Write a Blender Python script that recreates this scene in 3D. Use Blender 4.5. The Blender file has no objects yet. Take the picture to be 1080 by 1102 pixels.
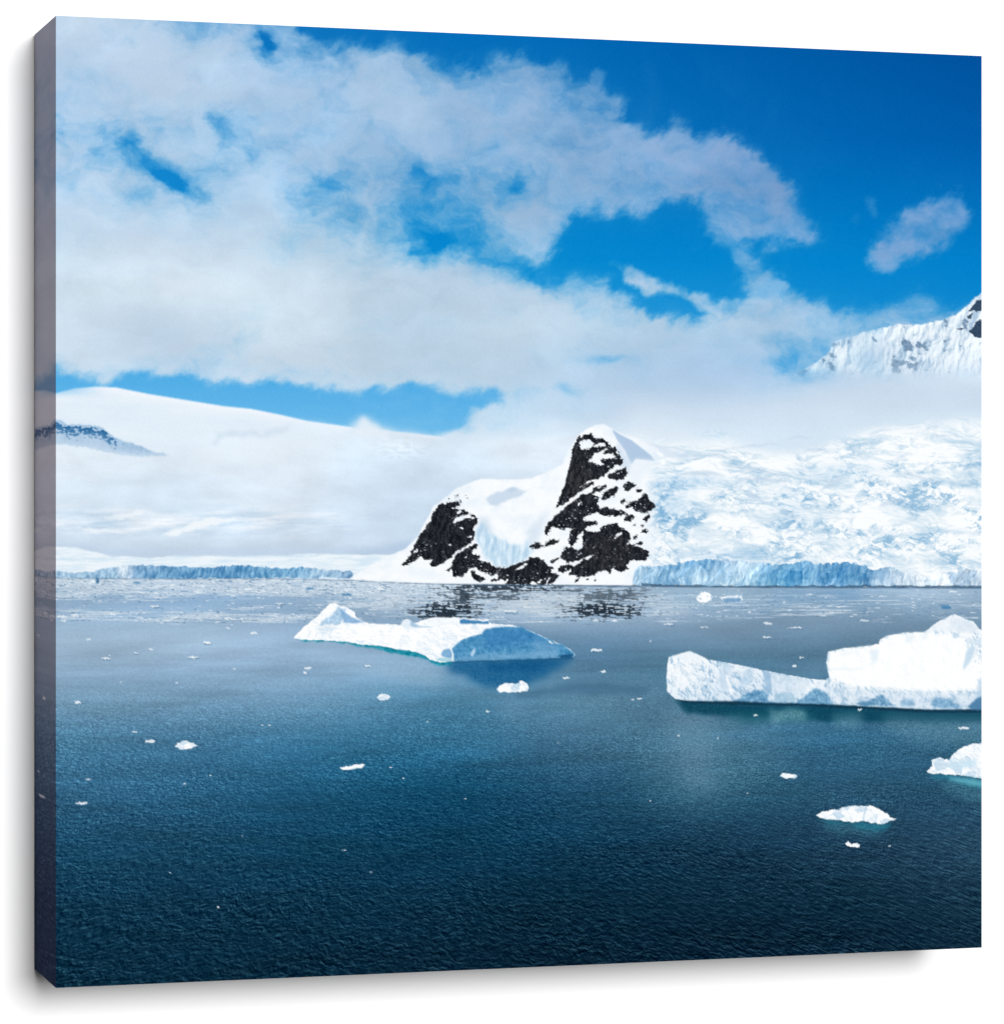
# A gallery-wrapped canvas print hanging on a white wall.
# The print is a flat thing: its picture is ink on the canvas, computed below as
# colour per point of the canvas mesh (all of it in the canvas plane's own units).
import bpy, math
import numpy as np

scene = bpy.context.scene
C = scene.collection

# ------------------------------------------------------------------ measurements
HGT, WID, DEP = 0.400, 0.4164, 0.0570      # canvas height, width, depth (metres)
ZC = 1.50                                  # height of the canvas centre on the wall
FPX = 3504.0                               # focal length in photograph pixels
YAW = math.atan2(0.2914, 0.9567)
GAP = 0.0015

# ------------------------------------------------------------------ camera
cam_d = bpy.data.cameras.new('camera')
cam = bpy.data.objects.new('camera', cam_d)
C.objects.link(cam)
cam_d.sensor_fit = 'HORIZONTAL'
cam_d.sensor_width = 36.0
cam_d.lens = FPX / 1080.0 * 36.0
cam_d.shift_y = -11.0 / 1080.0
cam_d.clip_start = 0.05
cam_d.clip_end = 100.0
FRONT = -(DEP + GAP)                       # y of the canvas face; the wall is y = 0
cam.location = (-WID / 2 - 0.2147, FRONT - 1.3341, ZC)
cam.rotation_euler = (math.radians(90), 0, -YAW)
scene.camera = cam

# ------------------------------------------------------------------ world and lamps
world = bpy.data.worlds.new('World')
scene.world = world
world.use_nodes = True
bg = world.node_tree.nodes['Background']
bg.inputs['Color'].default_value = (1.0, 0.985, 0.97, 1)
bg.inputs['Strength'].default_value = 0.08

def area(name, loc, target, size, power, col=(1, 1, 1)):
    d = bpy.data.lights.new(name, 'AREA')
    d.shape = 'DISK'
    d.size = size
    d.energy = power
    d.color = col
    o = bpy.data.objects.new(name, d)
    C.objects.link(o)
    o.location = loc
    import mathutils
    v = mathutils.Vector(target) - mathutils.Vector(loc)
    o.rotation_euler = v.to_track_quat('-Z', 'Y').to_euler()
    return o

KEY_D = 7.0
key_dir = np.array([0.06, -1.0, 0.19]); key_dir /= np.linalg.norm(key_dir)
area('key_softbox', tuple(np.array([0, 0, ZC]) + key_dir * KEY_D), (0, 0, ZC), 2.6, 590.0)
F_LIGHT = 1.225                             # light on the canvas face (white paper = F_LIGHT)

scene.view_settings.view_transform = 'Standard'
scene.view_settings.look = 'None'
scene.view_settings.exposure = 0.0
scene.view_settings.gamma = 1.0
scene.view_settings.use_curve_mapping = False

# ------------------------------------------------------------------ materials
def new_mat(name):
    m = bpy.data.materials.new(name)
    m.use_nodes = True
    nt = m.node_tree
    return m, nt, nt.nodes['Principled BSDF']

wall_m, nt, b = new_mat('white_paint')
tex = nt.nodes.new('ShaderNodeTexNoise'); tex.inputs['Scale'].default_value = 350
bmp = nt.nodes.new('ShaderNodeBump'); bmp.inputs['Strength'].default_value = 0.03
bmp.inputs['Distance'].default_value = 0.001
nt.links.new(tex.outputs['Fac'], bmp.inputs['Height'])
nt.links.new(bmp.outputs['Normal'], b.inputs['Normal'])
b.inputs['Base Color'].default_value = (0.92, 0.92, 0.92, 1)
b.inputs['Roughness'].default_value = 0.9
b.inputs['Specular IOR Level'].default_value = 0.1

ink_m, nt, b = new_mat('ink_on_canvas')
att = nt.nodes.new('ShaderNodeAttribute'); att.attribute_name = 'ink'
nt.links.new(att.outputs['Color'], b.inputs['Base Color'])
b.inputs['Roughness'].default_value = 0.85
b.inputs['Specular IOR Level'].default_value = 0.0
tc = nt.nodes.new('ShaderNodeTexCoord')
weave = []
for axis in 'XZ':                          # fine canvas weave
    w = nt.nodes.new('ShaderNodeTexWave'); w.wave_type = 'BANDS'; w.bands_direction = axis
    w.inputs['Scale'].default_value = 380; w.inputs['Distortion'].default_value = 0.4
    nt.links.new(tc.outputs['Object'], w.inputs['Vector']); weave.append(w)
mul = nt.nodes.new('ShaderNodeMath'); mul.operation = 'MULTIPLY'
nt.links.new(weave[0].outputs['Fac'], mul.inputs[0]); nt.links.new(weave[1].outputs['Fac'], mul.inputs[1])
bmp = nt.nodes.new('ShaderNodeBump'); bmp.inputs['Strength'].default_value = 0.04
bmp.inputs['Distance'].default_value = 0.0003
nt.links.new(mul.outputs[0], bmp.inputs['Height'])
nt.links.new(bmp.outputs['Normal'], b.inputs['Normal'])

wood_m, nt, b = new_mat('pine_wood')
tex = nt.nodes.new('ShaderNodeTexNoise'); tex.inputs['Scale'].default_value = 60
rmp = nt.nodes.new('ShaderNodeValToRGB')
rmp.color_ramp.elements[0].color = (0.42, 0.27, 0.13, 1); rmp.color_ramp.elements[1].color = (0.58, 0.41, 0.22, 1)
nt.links.new(tex.outputs['Fac'], rmp.inputs['Fac']); nt.links.new(rmp.outputs['Color'], b.inputs['Base Color'])

# ------------------------------------------------------------------ the wall
def mesh_obj(name, verts, faces, mat, parent=None):
    me = bpy.data.meshes.new(name)
    me.from_pydata(verts, [], faces)
    me.update()
    me.materials.append(mat)
    o = bpy.data.objects.new(name, me)
    C.objects.link(o)
    if parent: o.parent = parent
    return o

wl = mesh_obj('wall', [(-4, 0, -1), (4, 0, -1), (4, 0, 4), (-4, 0, 4), (-4, .1, -1), (4, .1, -1), (4, .1, 4), (-4, .1, 4)],
              [(0, 1, 2, 3), (5, 4, 7, 6), (1, 5, 6, 2), (4, 0, 3, 7), (3, 2, 6, 7), (4, 5, 1, 0)], wall_m)
wl['kind'] = 'structure'

#PAINT-BEGIN
# ------------------------------------------------------------------ the printed picture
f32 = np.float32
RW, RH = 1060, 1100                        # points across and down the canvas face
u = np.linspace(0, 0.4164, RW, dtype=f32)[None, :]
v = np.linspace(0.2, -0.2, RH, dtype=f32)[:, None]
_px = -0.1834 + u * 0.9567
_pz = 1.3387 + u * 0.2914
X = (540 + 3504.0 * _px / _pz + 0 * v).astype(f32)     # the picture's own drawing units
Y = (540 - 3504.0 * v / _pz).astype(f32)
ROWSHIFT = None
rng = np.random.RandomState(7)
PERM = rng.permutation(256).astype(np.int32)
PERM = np.concatenate([PERM, PERM, PERM])
ANG = rng.rand(256) * 2 * np.pi
GX, GY = np.cos(ANG).astype(f32), np.sin(ANG).astype(f32)

def perlin(x, y, seed=0):
    x = np.asarray(x, f32); y = np.asarray(y, f32)
    xi = np.floor(x); yi = np.floor(y)
    xf = x - xi; yf = y - yi
    xi = (xi.astype(np.int32) + seed * 37) & 255; yi = (yi.astype(np.int32) + seed * 91) & 255
    x1 = (xi + 1) & 255; y1 = (yi + 1) & 255
    def g(a, b_, dx, dy):
        h = PERM[PERM[a] + b_]
        return GX[h] * dx + GY[h] * dy
    uu = xf * xf * xf * (xf * (xf * 6 - 15) + 10)
    vv = yf * yf * yf * (yf * (yf * 6 - 15) + 10)
    a = g(xi, yi, xf, yf); b_ = g(x1, yi, xf - 1, yf)
    c = g(xi, y1, xf, yf - 1); d = g(x1, y1, xf - 1, yf - 1)
    t = a + uu * (b_ - a)
    return (t + vv * (c + uu * (d - c) - t)) * f32(1.5)

def fbm(x, y, octs=4, seed=0, gain=0.5, lac=2.03, ridge=False):
    s = 0; amp = 1.0; tot = 0
    for k in range(octs):
        n = perlin(x, y, seed + k)
        if ridge: n = 1 - 2 * np.abs(n)
        s = s + amp * n; tot += amp
        x = x * lac + 3.1; y = y * lac + 1.7; amp *= gain
    return s / tot

def worley(x, y, seed=0):
    """nearest-cell noise: F1, F2, facet tilt towards the light, random value per cell"""
    x = np.asarray(x, f32); y = np.asarray(y, f32)
    xi = np.floor(x).astype(np.int32); yi = np.floor(y).astype(np.int32)
    f1 = np.full(x.shape, 9, f32); f2 = f1.copy(); hh = np.zeros(x.shape, np.int32)
    for dy in (-1, 0, 1):
        for dx in (-1, 0, 1):
            cx = xi + dx; cy = yi + dy
            h = PERM[PERM[(cx + seed * 13) & 255] + ((cy + seed * 29) & 255)]
            px = cx + .5 + .45 * GX[h]; py = cy + .5 + .45 * GY[(h * 7 + 3) & 255]
            d = (x - px) ** 2 + (y - py) ** 2
            m = d < f1
            f2 = np.where(m, f1, np.minimum(f2, d)); hh = np.where(m, h, hh); f1 = np.where(m, d, f1)
    f1 = np.sqrt(f1); f2 = np.sqrt(f2)
    return f1, f2, GX[hh] * .75 + GY[(hh * 3 + 1) & 255] * .6, (hh * 53 % 256).astype(f32) / 256

def sst(a, b_, x):
    t = np.clip((x - a) / (b_ - a), 0, 1)
    return t * t * (3 - 2 * t)

def blur1(a, s, axis):
    if s <= 0.05: return a
    r = max(1, int(3 * s + 0.5))
    k = np.exp(-0.5 * (np.arange(-r, r + 1) / s) ** 2); k = (k / k.sum()).astype(f32)
    pad = [(0, 0)] * a.ndim; pad[axis] = (r, r)
    p = np.pad(a, pad, mode='edge')
    n = a.shape[axis]; out = 0
    for i, w in enumerate(k):
        sl = [slice(None)] * a.ndim; sl[axis] = slice(i, i + n)
        out = out + w * p[tuple(sl)]
    return out

def blur(a, sx, sy=None):
    return blur1(blur1(a, sx, 1), sx if sy is None else sy, 0)

def box(x0, y0, x1, y1):
    """grid slice that covers a rectangle given in drawing units"""
    xs = X[0]
    c0 = max(0, int(np.searchsorted(xs, x0)) - 1); c1 = min(RW, int(np.searchsorted(xs, x1)) + 2)
    c1 = max(c1, c0 + 1); c0 = min(c0, RW - 1)
    ya = Y[:, c0]; yb = Y[:, min(c1, RW) - 1]
    r0 = min(np.searchsorted(ya, y0), np.searchsorted(yb, y0)) - 1
    r1 = max(np.searchsorted(ya, y1), np.searchsorted(yb, y1)) + 2
    return (slice(max(0, int(r0)), min(RH, int(r1))), slice(c0, c1))

def smooth_pts(p, n=4):
    p = np.asarray(p, float); out = []
    m = len(p)
    for i in range(m):
        p0, p1, p2, p3 = p[i - 1], p[i], p[(i + 1) % m], p[(i + 2) % m]
        for t in np.linspace(0, 1, n, endpoint=False):
            out.append(0.5 * ((2 * p1) + (-p0 + p2) * t + (2 * p0 - 5 * p1 + 4 * p2 - p3) * t * t + (-p0 + 3 * p1 - 3 * p2 + p3) * t ** 3))
    return np.array(out)

def inside(pts, x, y):
    r = np.zeros(x.shape, bool)
    m = len(pts)
    for i in range(m):
        xa, ya = pts[i]; xb, yb = pts[(i + 1) % m]
        if ya == yb: continue
        cr = (ya > y) != (yb > y)
        r ^= cr & (x < (xb - xa) * (y - ya) / (yb - ya) + xa)
    return r

def poly(pts, soft=0.0, warp=0.0, wscale=12.0, seed=0, rnd=False, octs=3, ss=True):
    """antialiased, optionally ragged or soft outline -> (slice, coverage)"""
    p = smooth_pts(pts) if rnd else np.asarray(pts, float)
    m = soft * 3 + warp * 1.5 + 2
    sl = box(p[:, 0].min() - m, p[:, 1].min() - m, p[:, 0].max() + m, p[:, 1].max() + m)
    x = X[sl]; y = Y[sl]
    if warp:
        x = x + warp * fbm(X[sl] / wscale, Y[sl] / wscale, octs, seed + 11)
        y = y + warp * fbm(X[sl] / wscale + 40, Y[sl] / wscale + 17, octs, seed + 23)
    if ss and soft < 1.5:
        cov = 0
        for dx, dy in ((-.32, -.12), (.12, -.32), (.32, .12), (-.12, .32)):
            cov = cov + inside(p, x + dx, y + dy)
        cov = cov.astype(f32) / 4
    else:
        cov = inside(p, x, y).astype(f32)
    return sl, (blur(cov, soft) if soft else cov)

def col(*c): return np.array(c, f32) / 255

def grid(xs, ys, vals, x, y, cubic=True):
    """smooth interpolation of a coarse table over the picture"""
    vals = np.asarray(vals, f32)
    fx = np.interp(x, xs, np.arange(len(xs))); fy = np.interp(y, ys, np.arange(len(ys)))
    ix = np.minimum(fx.astype(int), len(xs) - 2); iy = np.minimum(fy.astype(int), len(ys) - 2)
    tx = (fx - ix).astype(f32); ty = (fy - iy).astype(f32)
    if cubic:
        def w(t): return (0.5 * (-t + 2 * t * t - t ** 3), 0.5 * (2 - 5 * t * t + 3 * t ** 3), 0.5 * (t + 4 * t * t - 3 * t ** 3), 0.5 * (-t * t + t ** 3))
        wx, wy = w(tx), w(ty); out = 0
        for a in range(4):
            for b_ in range(4):
                g = vals[np.clip(iy + b_ - 1, 0, len(ys) - 1), np.clip(ix + a - 1, 0, len(xs) - 1)]
                ww = wx[a] * wy[b_]
                out = out + (g * ww[..., None] if g.ndim > ww.ndim else g * ww)
        return out
    e = (lambda a: a[..., None]) if vals.ndim == 3 else (lambda a: a)
    return (vals[iy, ix] * e((1 - tx) * (1 - ty)) + vals[iy, ix + 1] * e(tx * (1 - ty))
            + vals[iy + 1, ix] * e((1 - tx) * ty) + vals[iy + 1, ix + 1] * e(tx * ty))

img = np.zeros((RH, RW, 3), f32)
PART = np.zeros((RH, RW), np.int16)        # which printed motif each point belongs to
def over(cov_sl, c, k=1.0):
    sl, cov = cov_sl
    a = (cov * k)[..., None]
    img[sl] = img[sl] * (1 - a) + np.asarray(c, f32) * a
def part(cov_sl, idx):
    sl, cov = cov_sl
    p = PART[sl]; p[cov > 0.5] = idx

# ---- sky and clouds
FULL = (slice(0, RH), slice(0, RW))
S = box(0, 0, 1100, 520)
x, y = X[S], Y[S]
sky = grid([60, 560, 1056], [15, 150, 280, 400, 470],
           np.array([[(20, 120, 194), (0, 103, 179), (0, 74, 147)],
                     [(20, 132, 204), (3, 115, 190), (0, 92, 169)],
                     [(25, 142, 212), (2, 134, 206), (0, 126, 200)],
                     [(80, 172, 228), (70, 165, 225), (20, 140, 210)],
                     [(112, 188, 236), (110, 186, 232), (90, 170, 225)]]) / 255., x, y, cubic=False)
ccol = grid([60, 185, 310, 435, 560, 685, 810, 935, 1056], [15, 100, 200, 265, 310, 350, 395, 440, 480],
            np.array([[(196, 212, 230), (186, 206, 228), (170, 196, 224), (160, 188, 218), (140, 172, 208), (130, 165, 205), (130, 160, 200), (120, 155, 200), (120, 155, 200)],
                      [(182, 205, 230), (186, 206, 228), (172, 198, 226), (168, 194, 222), (150, 180, 214), (136, 168, 206), (134, 160, 200), (134, 160, 202), (134, 160, 202)],
                      [(190, 210, 232), (182, 206, 230), (176, 202, 228), (160, 188, 218), (152, 182, 214), (146, 176, 212), (132, 164, 206), (128, 162, 206), (132, 162, 206)],
                      [(198, 216, 232), (200, 216, 232), (192, 212, 230), (178, 202, 224), (162, 190, 218), (152, 184, 218), (142, 174, 212), (136, 166, 208), (136, 166, 208)],
                      [(208, 223, 236), (214, 226, 237), (204, 219, 232), (188, 206, 224), (184, 204, 224), (176, 200, 224), (160, 190, 220), (146, 178, 214), (140, 172, 210)],
                      [(208, 222, 236), (192, 209, 226), (206, 220, 232), (184, 204, 222), (192, 210, 226), (180, 203, 224), (176, 201, 225), (164, 194, 222), (160, 190, 220)],
                      [(202, 217, 232), (196, 213, 230), (200, 215, 230), (190, 209, 226), (188, 208, 227), (176, 201, 226), (172, 198, 226), (186, 208, 230), (200, 218, 236)],
                      [(206, 222, 238), (206, 222, 238), (204, 220, 236), (200, 218, 235), (196, 215, 233), (192, 212, 232), (194, 213, 233), (202, 219, 236), (206, 222, 238)],
                      [(220, 233, 244), (218, 231, 243), (212, 227, 241), (210, 226, 241), (218, 231, 243), (222, 233, 244), (212, 227, 241), (208, 224, 239), (212, 228, 242)]]) / 255., x, y)
gxs = list(range(60, 1061, 50)); gys = list(range(20, 471, 30))
dens = [
 [.92, .90, .86, .66, .72, .50, .40, .40, .30, .20, .10, .10, .00, .00, .00, .00, .00, .00, .00, .00, .00],
 [.95, .95, .93, .90, .84, .55, .62, .60, .40, .35, .40, .40, .20, .00, .00, .00, .00, .00, .00, .00, .00],
 [.92, .95, .97, .94, .94, .86, .74, .82, .70, .66, .66, .55, .45, .20, .20, .20, .00, .00, .00, .00, .00],
 [.80, .84, .95, .95, .94, .92, .80, .90, .88, .84, .78, .72, .60, .50, .50, .50, .10, .00, .00, .00, .00],
 [.72, .72, .76, .86, .74, .86, .88, .86, .88, .88, .86, .74, .80, .72, .68, .62, .40, .00, .00, .00, .00],
 [.80, .74, .50, .76, .68, .88, .88, .72, .70, .74, .86, .80, .84, .86, .84, .80, .60, .00, .00, .20, .00],
 [.86, .82, .66, .62, .88, .88, .50, .76, .42, .74, .58, .84, .82, .78, .74, .80, .74, .10, .10, .60, .30],
 [.94, .96, .94, .88, .95, .90, .66, .72, .26, .66, .84, .74, .60, .60, .60, .74, .68, .20, .40, .72, .40],
 [.97, .98, .98, .98, .98, .92, .82, .72, .30, .46, .74, .60, .40, .40, .55, .62, .62, .30, .66, .64, .40],
 [1.0, 1.0, 1.0, 1.0, 1.0, .98, .96, .94, .90, .80, .50, .50, .60, .60, .60, .60, .60, .30, .40, .40, .30],
 [1.0, 1.0, 1.0, 1.0, 1.0, 1.0, 1.0, 1.0, 1.0, .97, .90, .80, .66, .66, .66, .70, .66, .50, .40, .40, .40],
 [1.0, 1.0, 1.0, 1.0, .97, 1.0, 1.0, 1.0, 1.0, 1.0, 1.0, .98, .95, .90, .92, .92, .86, .66, .60, .60, .60],
 [.90, .98, .98, .95, .80, 1.0, 1.0, 1.0, 1.0, 1.0, 1.0, .97, .86, .95, .96, .90, .60, .60, .95, 1.0, 1.0],
 [.60, .80, .70, .70, .80, .85, .90, .90, .85, .92, .96, .94, .98, 1.0, 1.0, .96, .80, .95, 1.0, 1.0, 1.0],
 [.50, .50, .50, .50, .60, .60, .60, .60, .60, .80, .94, .97, 1.0, 1.0, 1.0, 1.0, 1.0, 1.0, 1.0, 1.0, 1.0],
 [.50, .50, .50, .50, .60, .60, .60, .60, .80, .95, 1.0, 1.0, 1.0, 1.0, 1.0, 1.0, 1.0, 1.0, 1.0, 1.0, 1.0]]
wx = 44 * fbm(x / 60, y / 48, 5, 3, gain=.58); wy = 32 * fbm(x / 60, y / 48, 5, 9, gain=.58)
al = grid(gxs, gys, dens, x + wx, y + wy)
def blob(cx, cy, rx, ry, ang, amt, wf=.6):
    a = math.radians(ang)
    dx = x + wf * wx - cx; dy = y + wf * wy - cy
    p = (dx * math.cos(a) + dy * math.sin(a)) / rx; q = (-dx * math.sin(a) + dy * math.cos(a)) / ry
    return amt * np.exp(-(p * p + q * q))
al += blob(186, 194, 22, 13, 30, -.66) + blob(150, 160, 34, 11, 35, -.45) + blob(158, 186, 22, 8, 25, -.3) + blob(240, 138, 9, 16, -25, -.34) + blob(262, 165, 18, 22, 30, -.12)
al += blob(286, 46, 9, 24, -15, -.7) + blob(350, 197, 12, 18, -20, -.22) + blob(453, 198, 14, 22, -20, -.35) + blob(462, 256, 30, 10, 5, -.40) + blob(555, 197, 12, 10, 30, -.5)
al += blob(560, 292, 40, 9, 25, -.35) + blob(195, 25, 22, 8, 0, -.15) + blob(235, 376, 28, 8, -15, -.16) + blob(100, 130, 50, 12, 10, -.08)
al += blob(648, 386, 26, 6, -3, -.42, .3) + blob(610, 419, 16, 6, 0, -.46, .3) + blob(566, 425, 16, 8, 0, -.22, .3) + blob(848, 388, 22, 12, -30, -.40, .4) + blob(410, 90, 30, 26, 0, .10) + blob(450, 110, 20, 24, 0, .1)
det = fbm(x / 60 + wx / 90, y / 36 + wy / 70, 6, 31, gain=.6)
al = al + det * (.50 * np.clip(1.15 - al, 0.05, .5) / .5)
streak = fbm(x / 90 + y / 220, y / 40, 5, 44, gain=.62)
al = al + .10 * streak * np.clip(1.2 - al, 0, .6)
al = np.clip(al, 0, 1)
al = 1 - (1 - al) ** 1.3
fine = fbm(x / 26 + wx / 40, y / 19 + wy / 34, 5, 47, gain=.62)
al = np.clip(al + 1.5 * fine * al * (1 - al), 0, 1)
# the clear blue areas with their ragged cloud edges
B1 = [(306, 10), (309, 28), (330, 41), (350, 47), (372, 46), (392, 58), (400, 50), (430, 47), (446, 58), (470, 76), (486, 72), (512, 82), (528, 66), (552, 62), (590, 70), (612, 84), (640, 92),
      (660, 112), (680, 132), (702, 152), (708, 136), (722, 133), (740, 148), (765, 146), (785, 140), (800, 155), (815, 165), (830, 182), (846, 206), (868, 226), (882, 240), (872, 260), (856, 266), (830, 264), (812, 252),
      (797, 252), (780, 264), (752, 266), (764, 236), (757, 214), (726, 215), (696, 228), (670, 228), (640, 222), (614, 232), (602, 262), (590, 280), (566, 286), (545, 276), (550, 296), (575, 304), (600, 300),
      (638, 302), (655, 312), (688, 332), (722, 342), (756, 343), (776, 338), (803, 326), (801, 300), (784, 270), (795, 265), (815, 291), (835, 300), (850, 310), (865, 322), (890, 333), (930, 336), (968, 328), (996, 321), (1022, 334), (1070, 336), (1070, 10)]
sl, cov = poly(B1, soft=8.5, warp=22, wscale=30, seed=5, octs=5)
cut = np.zeros((RH, RW), f32); cut[sl] = cov
cut = cut[S]
wisp = 2.1 * fbm(x / 26 + y / 50, y / 24, 6, 49, gain=.60)
cut = sst(.06, .98, cut + wisp * .95 * np.sqrt(np.clip(cut * (1 - cut), 0, 1)))
al = al * (1 - .97 * cut)
halo = blur(cut, 14)
hz = fbm(x / 30, y / 55, 4, 71)
al += cut * (1 - halo) * np.clip(.18 + .5 * hz, 0, .5) * .55
al += cut * .14 * np.clip(fbm(x / 40, y / 90, 4, 77), 0, 1) * np.clip(1 - np.abs(x - 700) / 260, 0, 1) * np.clip(1 - np.abs(y - 110) / 80, 0, 1)
def puff(pts, k, soft=6.0, warp=9, ws=18, seed=0):
    global al
    sl, cov = poly(pts, soft=soft, warp=warp, wscale=ws, seed=seed, octs=5)
    t = np.zeros((RH, RW), f32); t[sl] = cov
    t = t[S]; t = sst(.04, 1.0, t + wisp * .9 * np.sqrt(np.clip(t * (1 - t), 0, 1)))
    t = t * k * np.clip(1 + .70 * fbm(x / 26, y / 20, 4, seed + 60), .3, 1.2)
    al = np.maximum(al, t)
puff([(654, 282), (668, 286), (681, 283), (690, 297), (706, 300), (730, 309), (760, 319), (800, 323), (815, 345), (775, 348), (748, 328), (722, 318), (700, 318), (684, 312), (671, 297)], .82, 4, 12, 15, 1)
puff([(924, 286), (944, 262), (958, 240), (975, 228), (1000, 226), (1012, 210), (1026, 205), (1040, 222), (1046, 242), (1030, 256), (1008, 264), (985, 276), (960, 288), (940, 290)], .74, 8, 16, 22, 2)
puff([(930, 210), (942, 213), (944, 228), (934, 230)], .34, 4, 8, 12, 3)
puff([(915, 232), (924, 234), (920, 244), (912, 240)], .15, 4, 8, 12, 3)
puff([(640, 72), (652, 80), (648, 104), (634, 112), (628, 92)], .5, 4, 9, 12, 4)
puff([(785, 264), (796, 262), (818, 288), (850, 310), (840, 330), (800, 335), (806, 305)], .6, 4, 9, 16, 8)
puff([(960, 326), (985, 318), (1005, 318), (1018, 330), (1000, 345), (960, 345)], .5, 5, 8, 16, 9)
# blue band under the cloud deck
B2 = [(50, 385), (60, 394), (75, 404), (113, 411), (152, 401), (187, 400), (217, 408), (245, 411), (275, 414), (310, 410), (340, 418), (380, 422), (428, 421), (435, 409), (453, 413), (490, 421), (510, 416), (541, 424), (546, 434), (513, 436), (503, 441), (509, 458), (486, 465), (472, 472), (440, 480), (50, 480)]
sl, cov = poly(B2, soft=6, warp=10, wscale=24, seed=15, octs=5)
t = np.zeros((RH, RW), f32); t[sl] = cov; t = t[S]
t = sst(.06, .96, t + wisp * .8 * np.sqrt(np.clip(t * (1 - t), 0, 1)))
al = al * (1 - t) + t * np.clip(.03 + .16 * fbm(x / 30, y / 16, 4, 81), 0, 1) * sst(300, 480, x)
sh = fbm(x / 110 + wx / 160, y / 60 + wy / 100, 5, 55)
tex_c = (sh * 13 + fbm(x / 46 + wx / 60, y / 30 + wy / 44, 4, 57) * 9 * (1 - sst(300, 420, y) * .6))[..., None] / 255 * np.array([.86, .92, .94], f32)
img[S] = sky * (1 - al[..., None]) + np.clip(ccol + tex_c + np.array([-1, 2, 3], f32) / 255, 0, 1) * al[..., None]
CLOUD = np.zeros((RH, RW), f32); CLOUD[S] = blur(al, 7)
PART[:] = 1
PART[(CLOUD > .52) & (Y < 475)] = 2

# ---- far snow dome, dark ridge and mist on the left
dome = [(50, 425), (60, 423), (80, 418), (104, 416), (125, 417), (160, 424), (200, 430.5), (240, 437), (270, 440), (300, 446), (330, 453), (380, 460), (420, 464), (450, 467), (476, 470.5), (520, 500), (520, 640), (50, 640)]
sl, cov = poly(dome, soft=.8); x, y = X[sl], Y[sl]
lft = 1 - sst(60, 120, x)
cov = cov * (1 - .55 * lft * (1 - sst(418, 430, y)))
rim = np.interp(x, [p[0] for p in dome[:16]], [p[1] for p in dome[:16]])
d = y - rim
c = np.stack([225 + 20 * np.exp(-d / 5) + 6 * fbm(x / 80, y / 14, 4, 12), 237 + 10 * np.exp(-d / 5) + 4 * fbm(x / 80, y / 14, 4, 12), 247 + 6 * np.exp(-d / 5) + 0 * x], -1) / 255
over((sl, cov), np.clip(c, 0, 1)); part((sl, cov), 3)
ridge = [(50, 455), (60, 451), (66, 453), (72, 457), (85, 456), (100, 458), (110, 460), (117, 466), (124, 471), (134, 475), (146, 478), (160, 484), (182, 490), (150, 492), (128, 490), (110, 486), (90, 481), (60, 478), (50, 478)]
rs = poly(ridge, soft=.6, warp=2.2, wscale=5)
sl, cov = rs; x, y = X[sl], Y[sl]
top = np.interp(x, [50, 60, 72, 100, 110, 124, 146, 182], [455, 451, 457, 458, 460, 471, 478, 490])
dn = np.interp(y - top, [0, 2, 4, 9, 14, 22], [.1, .45, .75, .62, .25, 0]) * (1 - sst(112, 140, x))
rk = sst(-.14, .14, fbm(x / 5, y / 3.2, 4, 14) + dn - .52)
base = col(166, 196, 224) * np.ones(x.shape + (1,), f32) + (.07 * fbm(x / 6, y / 9, 3, 18))[..., None]
c = base * (1 - rk[..., None]) + (col(42, 104, 156) + .06 * fbm(x / 2.5, y / 2.5, 2, 6)[..., None]) * rk[..., None]
fade = sst(0, 1, (y - top) / 22)
c = c * (1 - .6 * fade[..., None]) + col(196, 215, 234) * .6 * fade[..., None]
over(rs, c); part(rs, 4)
mist = [(50, 478), (60, 480), (90, 483), (112, 488), (140, 492), (185, 491), (204, 476), (225, 468), (262, 463), (290, 464), (312, 455), (335, 455), (372, 462), (382, 452), (388, 448), (397, 452), (412, 462), (440, 466), (470, 470), (520, 470), (640, 470), (700, 470), (700, 625), (50, 625)]
sl, cov = poly(mist, soft=4, warp=5, wscale=28, seed=21, octs=4); x, y = X[sl], Y[sl]
mc = grid([60, 185, 310, 435, 560, 700], [450, 490, 525, 560, 590, 620],
          np.array([[(225, 236, 246), (222, 234, 245), (218, 231, 243), (214, 229, 242), (218, 231, 243), (228, 238, 247)],
                    [(226, 237, 247), (219, 232, 244), (222, 234, 245), (205, 223, 239), (218, 231, 243), (222, 234, 246)],
                    [(214, 229, 242), (212, 227, 241), (216, 229, 242), (202, 220, 237), (208, 224, 239), (216, 230, 243)],
                    [(211, 226, 240), (212, 227, 241), (212, 227, 241), (199, 218, 236), (200, 218, 236), (212, 228, 242)],
                    [(197, 214, 232), (200, 217, 234), (200, 217, 234), (194, 212, 230), (194, 212, 230), (210, 226, 240)],
                    [(200, 216, 232), (198, 214, 231), (196, 213, 230), (194, 212, 230), (194, 212, 230), (210, 226, 240)]]) / 255., x, y)
mc = mc + (fbm(x / 70, y / 30, 5, 25) * 20)[..., None] / 255 * np.array([.9, 1, 1.05], f32) + .012
see = 1 - .5 * np.exp(-(((x - 425) / 45) ** 2 + ((y - 482) / 14) ** 2)) - .25 * np.exp(-(((x - 340) / 45) ** 2 + ((y - 462) / 8) ** 2))
over((sl, cov * np.clip(see, 0, 1)), np.clip(mc, 0, 1)); part((sl, cov), 5)
over(poly([(384, 470), (386, 456), (390, 447), (396, 452), (404, 458), (416, 465), (420, 474)], soft=2.5, warp=7, wscale=10, seed=6, octs=4), col(226, 236, 246), .85)
over(poly([(196, 500), (212, 478), (232, 469), (262, 465), (292, 468), (318, 460), (350, 464), (372, 474), (330, 490), (260, 500)], soft=7, warp=14, wscale=22, seed=8, octs=4), col(229, 239, 248), .6)
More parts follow.
